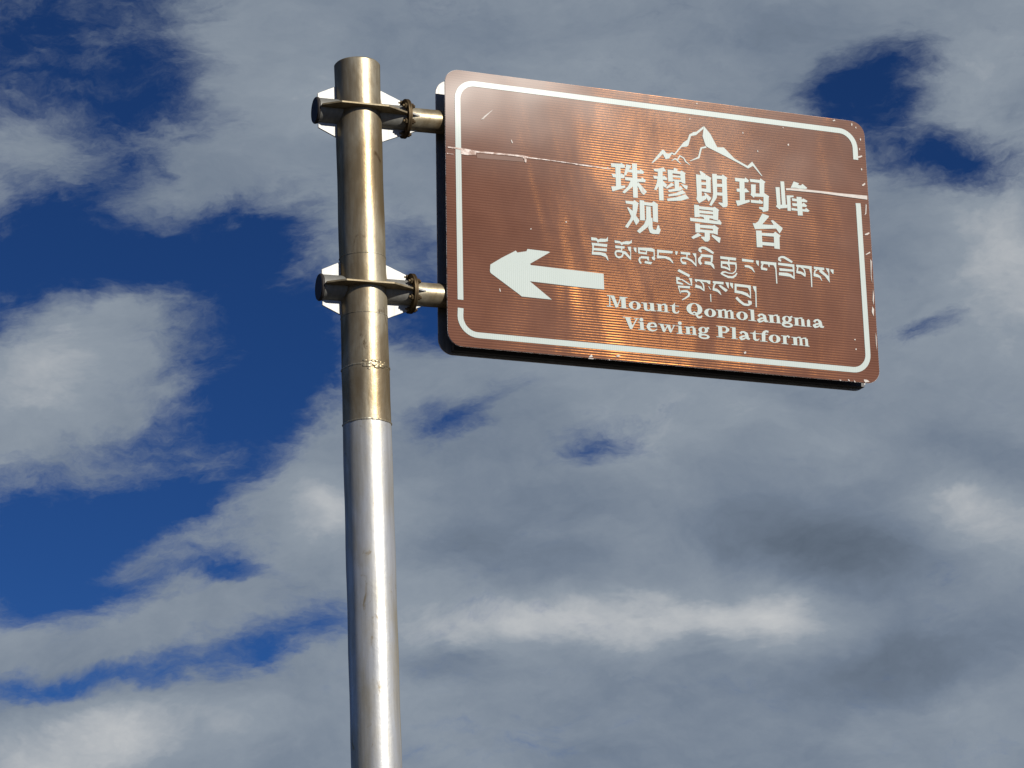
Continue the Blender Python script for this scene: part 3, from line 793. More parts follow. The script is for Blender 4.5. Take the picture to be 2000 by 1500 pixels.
    ["tibetan_syllable",[["V",[[1102.9,506.9,7.0],[1096.0,504.3,7.0],[1096.3,498.6,5.8],[1104.7,493.8,6.4],[1114.1,493.9,8.1],[1126.7,500.0,8.7],[1141.6,507.4,7.0]]],["P",[[1092.0,513.7],[1148.3,514.1],[1147.0,563.2],[1142.4,560.3],[1143.6,536.5],[1140.8,523.3],[1091.6,521.6]]],["P",[[1095.2,531.4],[1145.1,531.3],[1144.7,538.6],[1095.9,540.3]]],["P",[[1093.3,545.6],[1120.9,544.5],[1134.8,547.5],[1147.1,559.8],[1147.0,563.2],[1130.9,556.4],[1092.3,555.3]]]]],
    ["tibetan_syllable",[["P",[[1154.2,514.0],[1209.0,514.0],[1207.1,583.5],[1203.5,583.3],[1203.5,539.4],[1199.6,524.0],[1184.4,522.2],[1155.0,521.8]]],["V",[[1160.3,521.3,4.6],[1157.2,535.1,5.2]]],["P",[[1154.3,534.3],[1169.6,535.0],[1181.1,539.4],[1185.2,551.4],[1181.7,550.6],[1170.3,543.9],[1153.9,542.2]]],["V",[[1171.5,521.2,3.5],[1181.7,528.1,4.7],[1184.6,540.2,4.6],[1184.1,550.4,2.3]]]]],
    ["tibetan_syllable",[["P",[[1216.0,514.4],[1252.1,514.6],[1252.8,521.9],[1242.1,524.1],[1216.2,522.3]]],["V",[[1226.8,523.4,4.7],[1219.4,528.7,4.7],[1217.0,540.2,5.8]]],["P",[[1214.2,537.1],[1228.3,538.0],[1238.6,544.8],[1243.2,558.4],[1240.3,558.2],[1234.8,549.7],[1213.7,546.2]]],["P",[[1236.2,523.6],[1243.3,522.9],[1266.0,540.9],[1269.6,562.0],[1264.0,555.8],[1254.1,543.2],[1234.1,529.5]]],["P",[[1257.9,515.1],[1270.4,515.6],[1268.8,544.0],[1269.5,563.1],[1265.2,555.6],[1266.5,531.8],[1261.1,522.2]]],["P",[[1274.4,516.8],[1285.7,517.4],[1284.3,532.2],[1281.3,531.4],[1274.7,523.0]]]]],
    ["tibetan_syllable",[["P",[[752.1,569.5],[788.7,584.7],[785.5,592.8],[746.6,576.8]]],["P",[[741.3,595.6],[752.1,596.2],[754.8,600.9],[763.9,601.6],[790.8,616.7],[785.0,618.4],[759.2,604.3],[746.6,605.6],[745.8,610.1],[762.3,614.0],[764.3,619.3],[742.1,618.3]]],["P",[[783.6,595.2],[795.1,595.1],[794.1,619.7],[789.6,617.9],[789.9,610.1]]],["P",[[745.9,623.4],[787.1,621.5],[786.2,629.3],[750.2,629.6],[755.2,646.8],[752.8,649.3],[746.7,630.0]]],["V",[[755.4,641.8,5.7],[765.8,639.7,6.2],[777.2,639.1,6.8],[783.8,645.1,7.4],[781.2,653.1,6.2],[771.8,660.7,4.5],[758.3,668.7,2.8]]]]],
    ["tibetan_syllable",[["P",[[803.6,596.5],[857.1,596.6],[855.4,609.0],[848.5,607.5],[844.1,603.5],[812.0,602.3],[809.5,607.0],[804.0,602.0]]],["V",[[822.4,601.8,4.0],[831.2,609.2,5.1],[833.1,619.0,5.1],[833.7,632.3,3.4]]],["P",[[807.0,611.1],[809.2,614.8],[825.1,618.7],[834.8,633.3],[830.3,631.5],[820.2,625.9],[803.0,624.3]]],["P",[[848.2,615.3],[851.6,616.1],[857.5,627.1],[854.1,625.8]]],["P",[[853.4,640.9],[856.9,640.5],[856.9,665.5],[854.1,665.2]]]]],
    ["tibetan_syllable",[["P",[[864.5,597.0],[901.5,596.5],[900.5,605.0],[884.4,605.0],[864.8,604.7]]],["V",[[872.9,604.5,4.6],[867.9,611.6,5.1],[865.7,623.0,5.7]]],["P",[[863.0,619.9],[877.9,620.6],[887.9,628.5],[892.0,640.3],[888.1,638.5],[878.6,630.6],[862.6,627.7]]],["P",[[883.0,610.1],[890.0,607.2],[914.2,621.4],[907.5,628.8],[897.4,622.0]]],["P",[[907.2,596.5],[918.8,596.5],[917.9,616.6],[914.0,613.7]]],["P",[[922.8,596.6],[933.2,597.2],[932.4,615.1],[929.0,613.3],[923.0,604.9]]]]],
    ["tibetan_syllable",[["P",[[938.4,597.8],[994.0,598.9],[992.5,642.6],[988.0,639.7],[989.5,620.6],[984.8,608.7],[980.3,607.0],[938.0,606.8]]],["P",[[938.0,605.7],[945.0,604.9],[944.3,620.6],[937.0,628.0]]],["P",[[937.4,619.1],[964.5,620.8],[981.7,625.8],[992.6,641.4],[973.2,633.3],[957.2,629.4],[937.0,628.0]]],["V",[[942.1,643.1,9.1],[953.7,654.2,9.1],[967.2,662.9,8.0],[981.1,663.8,6.9],[990.6,658.4,6.9],[990.9,652.8,6.9],[981.6,653.1,9.2]]]]],
    ["tibetan_syllable",[["P",[[1000.3,599.9],[1012.5,599.8],[1011.0,668.0],[1006.9,668.4],[1008.0,620.9],[1001.2,606.0]]]]],
    ["letter",[["P",[[510.1,676.9],[533.1,676.7],[533.0,679.3],[510.0,680.3]]],["V",[[518.8,679.0,4.0],[518.3,712.6,4.0]]],["P",[[520.9,677.1],[533.7,677.1],[546.7,711.1],[537.1,715.0]]],["V",[[541.9,712.2,3.5],[555.2,680.0,3.5]]],["P",[[556.0,678.3],[570.2,678.2],[571.6,713.3],[556.7,713.7]]],["P",[[550.6,678.5],[577.0,677.6],[576.9,680.2],[550.5,681.3]]],["P",[[507.9,711.0],[527.5,711.0],[527.7,713.3],[507.5,713.9]]],["P",[[552.0,712.3],[578.4,711.9],[578.3,714.2],[552.0,714.5]]]]],
    ["letter",[["S",[[620.5,701.8],[619.1,706.5],[615.5,710.7],[610.0,713.8],[603.4,715.4],[596.5,715.4],[590.0,713.8],[584.8,710.7],[581.4,706.6],[580.4,701.9],[581.8,697.2],[585.4,693.0],[590.9,690.0],[597.5,688.3],[604.4,688.3],[610.9,689.9],[616.1,693.0],[619.5,697.1]],[[607.9,701.8],[607.3,705.7],[605.9,709.2],[603.8,711.7],[601.3,713.1],[598.7,713.1],[596.3,711.7],[594.5,709.2],[593.3,705.8],[593.0,701.9],[593.6,698.0],[595.0,694.5],[597.1,692.0],[599.6,690.6],[602.1,690.6],[604.5,692.0],[606.4,694.5],[607.6,697.9]]]]],
    ["letter",[["P",[[628.7,689.8],[640.9,689.3],[640.8,709.7],[648.2,712.7],[646.7,715.2],[637.2,715.6],[630.6,712.1]]],["P",[[621.9,689.8],[640.9,689.3],[640.9,691.3],[621.8,692.1]]],["P",[[651.1,688.9],[663.4,688.4],[664.6,711.4],[669.3,711.5],[669.2,713.8],[651.5,714.2]]],["P",[[646.4,688.7],[663.4,688.4],[663.3,690.3],[646.3,690.7]]],["V",[[640.1,712.4,3.4],[646.8,713.4,3.4],[652.4,708.6,2.7]]]]],
    ["letter",[["P",[[676.3,689.7],[687.8,690.2],[688.4,710.7],[676.8,711.8]]],["P",[[672.2,689.1],[687.9,689.3],[687.8,691.2],[672.1,691.4]]],["P",[[672.1,710.7],[693.2,710.9],[693.1,712.8],[672.0,712.9]]],["P",[[698.8,689.8],[708.3,690.2],[708.8,711.3],[698.6,711.6]]],["V",[[687.0,693.6,2.7],[695.4,688.6,3.7],[703.8,690.0,7.4]]],["P",[[694.5,711.4],[714.7,711.4],[714.6,713.4],[694.4,713.5]]]]],
    ["letter",[["P",[[723.4,689.4],[729.7,685.4],[734.3,679.0],[733.7,687.7],[733.6,706.2],[736.9,710.5],[742.4,709.3],[745.3,703.7],[748.0,706.1],[743.6,713.2],[733.9,715.1],[726.5,712.5],[724.0,707.2]]],["P",[[716.9,690.0],[747.6,689.0],[747.5,691.2],[716.8,692.1]]]]],
    ["letter",[["S",[[825.3,694.5],[823.4,701.2],[818.5,707.2],[811.1,711.6],[802.3,713.9],[793.0,713.9],[784.4,711.6],[777.5,707.2],[773.1,701.3],[771.7,694.6],[773.6,687.8],[778.5,681.9],[785.8,677.5],[794.6,675.1],[803.9,675.1],[812.6,677.4],[819.5,681.8],[823.9,687.7]],[[809.7,694.5],[808.8,700.4],[806.6,705.7],[803.5,709.5],[799.7,711.6],[795.8,711.6],[792.2,709.5],[789.4,705.7],[787.7,700.5],[787.2,694.6],[788.1,688.6],[790.3,683.4],[793.5,679.5],[797.2,677.5],[801.2,677.5],[804.7,679.5],[807.6,683.4],[809.3,688.6]]],["V",[[790.3,708.6,3.8],[797.4,704.2,4.3],[804.1,707.2,5.7],[805.2,713.8,7.1],[810.4,719.9,7.1],[818.7,719.1,5.7],[823.8,713.3,3.4]]]]],
    ["letter",[["S",[[871.1,701.5],[869.7,706.2],[866.0,710.3],[860.6,713.3],[854.0,715.0],[847.1,715.0],[840.6,713.4],[835.4,710.3],[832.2,706.3],[831.2,701.6],[832.6,697.0],[836.2,692.9],[841.6,689.8],[848.2,688.2],[855.2,688.2],[861.6,689.8],[866.8,692.8],[870.1,696.9]],[[858.0,701.6],[857.4,705.4],[856.1,708.8],[854.1,711.3],[851.8,712.6],[849.4,712.6],[847.3,711.3],[845.5,708.8],[844.5,705.4],[844.2,701.6],[844.8,697.8],[846.2,694.4],[848.1,691.9],[850.4,690.5],[852.8,690.5],[855.0,691.9],[856.7,694.4],[857.8,697.7]]]]],
    ["letter",[["P",[[877.9,688.7],[890.3,688.2],[890.6,712.1],[878.9,713.2]]],["P",[[899.9,689.9],[910.3,689.5],[910.7,712.1],[900.3,713.1]]],["P",[[919.3,690.0],[929.7,690.3],[930.0,712.2],[920.3,713.2]]],["V",[[888.8,691.6,2.7],[895.9,687.2,3.7],[904.8,688.5,6.6]]],["V",[[909.5,692.3,2.7],[916.6,687.8,3.7],[924.2,689.2,6.6]]],["P",[[872.1,688.7],[890.3,688.2],[890.2,690.4],[872.0,690.9]]],["P",[[873.1,712.2],[895.1,711.6],[895.0,713.9],[873.0,714.3]]],["P",[[896.8,712.5],[914.8,712.4],[914.7,714.1],[896.7,714.5]]],["P",[[916.2,712.6],[936.0,712.0],[935.9,714.2],[916.1,714.5]]]]],
    ["letter",[["S",[[978.7,701.0],[977.3,705.7],[973.6,709.9],[968.3,713.0],[961.7,714.7],[954.9,714.7],[948.6,713.1],[943.5,710.0],[940.2,705.8],[939.3,701.0],[940.7,696.3],[944.3,692.1],[949.7,689.0],[956.2,687.3],[963.0,687.3],[969.4,688.9],[974.5,692.0],[977.7,696.2]],[[966.2,701.0],[965.6,704.9],[964.1,708.4],[962.1,711.0],[959.7,712.3],[957.2,712.3],[954.9,711.0],[953.1,708.4],[952.0,704.9],[951.8,701.0],[952.4,697.1],[953.8,693.6],[955.8,691.0],[958.2,689.7],[960.7,689.7],[963.0,691.0],[964.8,693.6],[965.9,697.0]]]]],
    ["letter",[["P",[[988.5,677.6],[1000.4,677.7],[1000.8,712.7],[989.0,712.5]]],["P",[[981.3,677.6],[1000.4,677.6],[1000.2,679.9],[981.2,679.9]]],["P",[[979.5,712.1],[1006.6,712.1],[1006.5,714.4],[979.4,714.2]]]]],
    ["letter",[["V",[[1014.7,698.0,8.2],[1019.2,691.5,5.5],[1029.0,689.9,5.5],[1035.7,695.9,11.0],[1037.9,709.1,11.0],[1043.3,712.5,4.1],[1047.6,708.8,2.8]]],["V",[[1034.0,701.4,4.8],[1021.4,704.0,5.5],[1014.1,710.0,8.2],[1016.7,714.4,6.9],[1026.6,712.2,4.8],[1033.7,708.1,4.1]]]]],
    ["letter",[["P",[[1052.1,689.3],[1065.4,688.7],[1066.3,712.0],[1053.7,713.2]]],["P",[[1077.2,690.2],[1087.0,689.9],[1088.7,712.5],[1077.4,712.9]]],["V",[[1064.5,692.1,2.8],[1073.1,688.2,3.7],[1082.1,689.3,7.6]]],["P",[[1047.6,688.8],[1065.4,688.4],[1065.3,690.5],[1047.5,691.1]]],["P",[[1047.9,712.2],[1070.8,711.5],[1070.7,713.8],[1047.8,714.4]]],["P",[[1073.6,711.9],[1093.1,712.0],[1093.1,713.9],[1073.5,713.9]]]]],
    ["letter",[["S",[[1129.1,697.4],[1127.9,701.0],[1124.8,704.1],[1120.3,706.4],[1114.9,707.6],[1109.1,707.7],[1103.8,706.4],[1099.5,704.1],[1096.8,701.0],[1096.0,697.5],[1097.2,693.9],[1100.2,690.8],[1104.7,688.5],[1110.1,687.2],[1115.9,687.2],[1121.2,688.5],[1125.5,690.8],[1128.2,693.9]],[[1118.4,697.4],[1117.9,700.1],[1116.8,702.5],[1115.1,704.2],[1113.1,705.1],[1111.1,705.1],[1109.2,704.2],[1107.7,702.5],[1106.8,700.1],[1106.6,697.5],[1107.1,694.8],[1108.2,692.4],[1109.9,690.7],[1111.9,689.8],[1113.9,689.8],[1115.8,690.7],[1117.3,692.4],[1118.2,694.8]]],["V",[[1123.4,690.4,4.1],[1131.9,687.5,5.8]]],["V",[[1104.4,706.3,5.5],[1098.6,710.2,5.8],[1108.3,711.6,6.9]]],["S",[[1132.3,716.1],[1131.0,719.1],[1127.5,721.7],[1122.3,723.6],[1115.9,724.6],[1109.2,724.6],[1102.9,723.6],[1097.9,721.7],[1094.7,719.1],[1093.6,716.2],[1095.0,713.2],[1098.4,710.6],[1103.7,708.7],[1110.0,707.7],[1116.7,707.7],[1123.0,708.7],[1128.1,710.6],[1131.3,713.2]],[[1123.5,716.1],[1122.8,717.4],[1120.9,718.5],[1118.1,719.3],[1114.6,719.7],[1111.0,719.7],[1107.6,719.3],[1104.8,718.5],[1103.0,717.4],[1102.5,716.2],[1103.2,714.9],[1105.0,713.8],[1107.9,713.0],[1111.3,712.6],[1115.0,712.6],[1118.4,713.0],[1121.1,713.8],[1122.9,714.9]]]]],
    ["letter",[["P",[[1139.5,690.1],[1151.5,689.0],[1151.7,713.7],[1139.7,714.9]]],["P",[[1161.2,691.4],[1171.7,692.4],[1173.4,714.3],[1162.1,714.7]]],["P",[[1181.4,695.4],[1187.3,690.2],[1192.3,694.4],[1192.1,714.3],[1181.1,714.5]]],["V",[[1150.6,692.4,2.8],[1158.5,689.2,3.7],[1166.2,690.5,6.7]]],["P",[[1135.1,689.8],[1151.5,689.5],[1151.4,691.7],[1134.9,691.9]]],["P",[[1135.2,713.7],[1156.2,713.3],[1156.1,715.3],[1135.1,715.7]]],["P",[[1158.7,714.1],[1177.2,714.0],[1177.1,716.0],[1158.6,716.2]]],["P",[[1179.8,713.4],[1197.0,713.4],[1196.9,715.3],[1179.7,715.5]]]]],
    ["letter",[["V",[[1206.6,698.4,8.3],[1211.2,691.9,5.6],[1220.5,689.6,5.6],[1227.2,696.4,11.1],[1230.0,709.5,11.1],[1236.2,713.0,4.2],[1240.0,708.6,2.8]]],["V",[[1225.5,701.9,4.9],[1212.7,704.5,5.6],[1205.3,709.9,8.3],[1208.6,714.3,6.9],[1217.9,712.7,4.9],[1225.2,708.0,4.2]]]]],
    ["letter",[["P",[[566.5,741.8],[582.7,741.8],[591.2,769.9],[586.1,779.5],[581.4,777.4]]],["V",[[586.4,777.5,4.3],[605.7,743.5,4.0]]],["P",[[559.5,741.4],[587.8,740.9],[587.7,743.4],[559.4,743.8]]],["P",[[595.6,741.7],[612.1,741.4],[612.0,743.7],[595.5,743.9]]]]],
    ["letter",[["P",[[626.9,744.9],[626.4,747.0],[625.2,748.8],[623.5,750.2],[621.4,750.9],[619.2,750.9],[617.1,750.2],[615.5,748.8],[614.4,747.0],[614.1,744.9],[614.6,742.9],[615.8,741.0],[617.5,739.7],[619.6,738.9],[621.8,738.9],[623.9,739.7],[625.5,741.0],[626.6,742.9]]],["P",[[614.8,752.9],[627.0,752.6],[628.1,776.8],[615.9,776.7]]],["P",[[608.4,752.4],[627.0,752.3],[626.9,754.7],[608.4,754.8]]],["P",[[608.9,775.8],[633.2,775.5],[633.1,777.9],[608.8,778.0]]]]],
    ["letter",[["V",[[640.8,765.1,3.8],[671.4,763.0,4.0]]],["V",[[668.7,761.7,8.1],[664.3,753.6,6.5],[654.8,752.3,4.0],[645.8,756.7,8.7],[642.1,765.6,11.4],[645.9,773.8,8.7],[655.2,777.1,5.1],[664.8,775.3,3.4],[671.8,770.0,2.7]]]]],
    ["letter",[["P",[[680.6,752.7],[692.2,753.2],[699.5,774.2],[693.9,778.7],[689.3,775.2]]],["V",[[695.3,776.6,3.6],[707.1,753.7,3.5]]],["P",[[702.4,753.5],[714.6,753.7],[720.7,773.5],[715.7,778.2],[712.4,775.6]]],["V",[[716.7,775.9,3.6],[729.0,752.9,3.2]]],["P",[[675.6,752.3],[695.3,752.4],[695.3,754.5],[675.5,754.4]]],["P",[[697.9,752.8],[716.3,752.7],[716.2,754.8],[697.8,754.9]]],["P",[[722.9,752.2],[732.7,752.2],[732.6,754.3],[722.8,754.3]]]]],
    ["letter",[["P",[[754.2,744.5],[753.7,746.5],[752.5,748.2],[750.8,749.4],[748.7,750.1],[746.4,750.1],[744.4,749.4],[742.7,748.2],[741.7,746.5],[741.3,744.5],[741.8,742.6],[743.0,740.8],[744.8,739.6],[746.9,738.9],[749.1,738.9],[751.2,739.6],[752.8,740.8],[753.9,742.6]]],["P",[[742.6,754.0],[752.9,753.3],[754.6,777.1],[742.3,777.6]]],["P",[[735.6,752.7],[752.9,753.0],[752.8,755.3],[735.5,754.7]]],["P",[[736.0,776.4],[758.3,776.8],[758.2,779.2],[735.9,778.9]]]]],
    ["letter",[["P",[[767.9,754.5],[779.5,754.0],[780.7,775.7],[768.3,776.2]]],["P",[[789.8,755.0],[799.6,755.4],[800.8,776.4],[789.5,776.4]]],["V",[[778.0,756.8,2.7],[785.7,753.0,3.7],[794.6,754.3,7.1]]],["P",[[762.8,753.6],[779.6,753.3],[779.5,755.6],[762.8,755.7]]],["P",[[763.3,775.8],[784.4,775.3],[784.3,777.6],[763.2,778.0]]],["P",[[786.5,775.9],[804.2,776.1],[804.1,778.2],[786.5,778.0]]]]],
    ["letter",[["S",[[841.7,759.5],[840.6,763.0],[837.6,766.1],[833.1,768.4],[827.7,769.6],[821.9,769.6],[816.6,768.4],[812.3,766.1],[809.6,763.0],[808.8,759.5],[809.9,756.0],[812.9,752.9],[817.4,750.7],[822.8,749.4],[828.5,749.4],[833.9,750.6],[838.1,752.9],[840.9,756.0]],[[830.7,759.5],[830.3,762.2],[829.2,764.5],[827.7,766.2],[825.9,767.1],[823.9,767.1],[822.2,766.2],[820.8,764.5],[820.0,762.1],[819.7,759.5],[820.2,756.9],[821.2,754.6],[822.8,752.8],[824.6,751.9],[826.5,751.9],[828.3,752.8],[829.6,754.6],[830.5,756.9]]],["V",[[836.6,751.8,4.1],[845.5,751.6,6.4]]],["V",[[816.6,768.9,5.4],[811.0,772.1,5.7],[820.5,773.5,6.8]]],["S",[[846.1,779.9],[844.8,782.7],[841.4,785.1],[836.3,787.0],[830.0,787.9],[823.5,787.9],[817.3,787.0],[812.4,785.1],[809.2,782.6],[808.2,779.8],[809.4,777.0],[812.8,774.5],[817.9,772.7],[824.2,771.7],[830.7,771.7],[836.9,772.7],[841.8,774.6],[845.0,777.0]],[[837.4,779.9],[836.7,781.0],[834.9,782.0],[832.1,782.7],[828.7,783.1],[825.2,783.1],[821.8,782.7],[819.1,782.0],[817.4,781.0],[816.8,779.8],[817.5,778.7],[819.3,777.7],[822.1,777.0],[825.5,776.6],[829.0,776.6],[832.4,777.0],[835.1,777.7],[836.8,778.7]]]]],
    ["letter",[["P",[[876.2,741.3],[889.3,741.4],[889.1,777.5],[876.0,776.8]]],["V",[[889.3,742.1,3.3],[901.7,742.5,4.6],[908.2,750.6,11.2],[900.9,760.2,4.6],[889.2,760.3,3.3]]],["P",[[869.8,741.0],[890.7,741.0],[890.6,743.3],[869.7,743.0]]],["P",[[868.9,775.6],[896.3,775.9],[896.2,778.1],[868.8,777.7]]]]],
    ["letter",[["P",[[923.2,741.2],[934.9,741.7],[934.7,777.5],[922.2,777.7]]],["P",[[916.7,741.2],[934.9,741.3],[934.8,743.3],[916.6,743.2]]],["P",[[919.2,776.8],[941.2,776.5],[941.1,778.5],[919.1,778.8]]]]],
    ["letter",[["V",[[950.0,759.5,8.2],[955.1,753.7,5.5],[963.5,752.9,5.5],[970.8,758.8,10.9],[973.7,771.2,10.9],[978.4,775.4,4.1],[982.3,771.7,2.7]]],["V",[[968.5,765.0,4.8],[957.3,767.4,5.5],[949.4,772.8,8.2],[952.7,777.2,6.8],[961.0,775.7,4.8],[968.2,771.0,4.1]]]]],
    ["letter",[["P",[[990.5,753.6],[996.9,750.3],[1001.7,743.2],[1002.4,752.5],[1002.9,771.1],[1006.9,773.3],[1011.2,771.6],[1013.4,768.1],[1014.2,771.3],[1009.5,777.3],[999.7,778.3],[993.0,773.3],[993.0,758.7]]],["P",[[984.0,753.3],[1015.8,753.1],[1015.7,755.3],[983.9,755.6]]]]],
    ["letter",[["P",[[1023.2,751.8],[1035.8,751.9],[1034.5,777.1],[1022.7,777.2]]],["V",[[1029.1,753.9,11.7],[1032.1,747.2,8.5],[1039.0,743.2,5.8],[1046.5,745.3,7.1]]],["P",[[1016.7,752.8],[1044.4,752.3],[1044.3,754.5],[1016.6,755.1]]],["P",[[1016.2,776.2],[1041.8,776.1],[1041.7,778.3],[1016.1,778.2]]]]],
    ["letter",[["S",[[1086.6,765.6],[1085.1,770.2],[1081.4,774.2],[1075.9,777.2],[1069.3,778.8],[1062.3,778.8],[1055.9,777.2],[1050.7,774.2],[1047.4,770.2],[1046.4,765.6],[1047.8,761.0],[1051.5,757.0],[1057.0,754.0],[1063.6,752.4],[1070.6,752.4],[1077.1,754.0],[1082.3,757.0],[1085.6,761.0]],[[1073.4,765.6],[1072.8,769.5],[1071.4,772.8],[1069.5,775.4],[1067.1,776.7],[1064.7,776.7],[1062.5,775.3],[1060.8,772.8],[1059.7,769.5],[1059.5,765.6],[1060.1,761.8],[1061.5,758.4],[1063.5,755.9],[1065.8,754.5],[1068.2,754.5],[1070.4,755.9],[1072.2,758.4],[1073.2,761.8]]]]],
    ["letter",[["P",[[1095.8,752.3],[1106.9,752.1],[1107.7,778.4],[1095.8,778.8]]],["V",[[1106.0,756.2,3.4],[1111.9,751.9,4.4],[1118.3,756.7,8.5]]],["P",[[1089.2,752.2],[1107.0,752.0],[1106.8,754.2],[1089.1,754.4]]],["P",[[1090.0,777.5],[1112.9,777.5],[1112.8,779.6],[1089.9,779.5]]]]],
    ["letter",[["P",[[1130.6,754.3],[1143.3,754.0],[1144.1,778.0],[1131.5,778.5]]],["P",[[1152.3,755.2],[1161.0,755.3],[1162.4,777.9],[1152.6,777.9]]],["P",[[1171.3,755.8],[1180.7,755.8],[1182.0,778.7],[1172.2,778.3]]],["V",[[1141.7,756.9,2.8],[1148.9,753.1,3.7],[1156.6,754.4,6.6]]],["V",[[1159.9,757.8,2.8],[1167.8,754.4,3.7],[1176.2,755.2,6.6]]],["P",[[1124.8,753.9],[1143.3,753.6],[1143.2,755.8],[1124.7,756.1]]],["P",[[1124.3,777.6],[1145.1,777.8],[1145.0,780.0],[1124.2,779.9]]],["P",[[1148.8,777.3],[1165.5,777.6],[1165.4,779.6],[1148.7,779.3]]],["P",[[1168.4,777.8],[1185.8,778.2],[1185.7,780.5],[1168.3,780.0]]]]],
    ["mountain_emblem",[["P",[[673.3,229.6],[687.9,209.9],[710.8,181.8],[714.3,180.2],[718.8,183.1],[724.3,190.4],[732.3,191.7],[744.1,185.8],[752.0,189.4],[771.5,164.5],[784.9,147.6],[798.7,137.4],[805.9,118.4],[813.0,114.1],[820.2,108.7],[830.7,106.3],[856.1,84.5],[855.7,93.1],[834.0,112.8],[829.1,117.9],[811.4,123.4],[801.4,155.3],[795.4,160.5],[777.3,164.4],[755.4,192.4],[749.5,194.2],[743.9,190.4],[734.0,207.3],[721.7,211.6],[713.7,197.3],[712.6,195.1],[694.6,214.2],[676.2,230.4]]],["V",[[741.8,213.8,1.7],[753.7,206.2,4.0],[760.4,209.4,5.2],[773.8,222.0,1.2]]],["V",[[761.6,208.7,4.0],[770.3,194.1,4.0],[783.9,200.4,4.0],[789.3,211.1,4.6],[803.9,221.3,1.7]]],["V",[[804.4,207.7,1.7],[835.2,192.2,5.8],[844.8,159.3,5.2],[862.4,153.8,5.8]]],["P",[[857.4,83.6],[878.8,108.0],[900.6,149.9],[923.2,147.9],[959.0,181.4],[1002.5,200.8],[1019.4,184.4],[1024.9,191.3],[1052.9,228.9],[1049.6,229.2],[1021.3,198.6],[1004.1,209.4],[973.8,195.9],[923.2,175.5],[867.8,154.4],[860.9,150.2],[851.4,118.8]]]]],
    ["arrow",[["P",[[136.5,617.5],[173.2,592.3],[218.3,565.0],[223.3,570.6],[252.6,563.5],[255.9,555.9],[323.5,557.0],[328.6,558.6],[262.9,602.4],[265.9,606.2],[501.0,609.7],[501.4,660.1],[405.9,660.5],[261.3,657.8],[330.4,709.0],[234.1,708.4],[226.0,702.1],[136.9,644.0],[134.9,638.1]]]]],
    ["seam_gap",[["P",[[1133.5,261.1],[1169.1,257.6],[1252.8,256.8],[1324.4,256.5],[1421.8,253.9],[1421.0,267.3],[1359.8,266.3],[1252.5,263.7],[1147.4,266.4],[1133.1,267.7]]]]],
    ["film_edge",[["P",[[6.8,255.6],[48.0,254.9],[100.8,258.7],[175.6,256.6],[250.7,255.4],[267.3,258.4],[263.8,263.0],[217.1,260.9],[150.5,262.9],[100.7,263.7],[47.9,261.6],[6.8,258.9]]],["P",[[47.9,259.9],[97.4,262.4],[95.6,271.7],[67.4,275.9],[47.6,274.8]]],["P",[[3.9,276.6],[24.5,277.5],[24.4,279.2],[3.9,279.1]]],["P",[[242.3,255.5],[252.3,257.7],[258.8,265.3],[258.4,277.0],[253.4,277.5],[252.0,267.7],[242.2,258.8]]],["P",[[265.6,258.6],[317.6,259.4],[418.6,261.5],[418.6,264.2],[317.5,262.1],[265.5,262.8]]],["P",[[499.9,264.2],[533.9,265.3],[533.8,267.8],[499.8,267.6]]],["P",[[418.6,261.5],[469.4,262.3],[499.9,263.8],[499.8,267.6],[452.3,266.3],[418.5,265.2]]]]],
    ["bare_patch",[["P",[[97.3,266.6],[247.1,263.3],[251.8,276.1],[100.3,281.1]]]]],
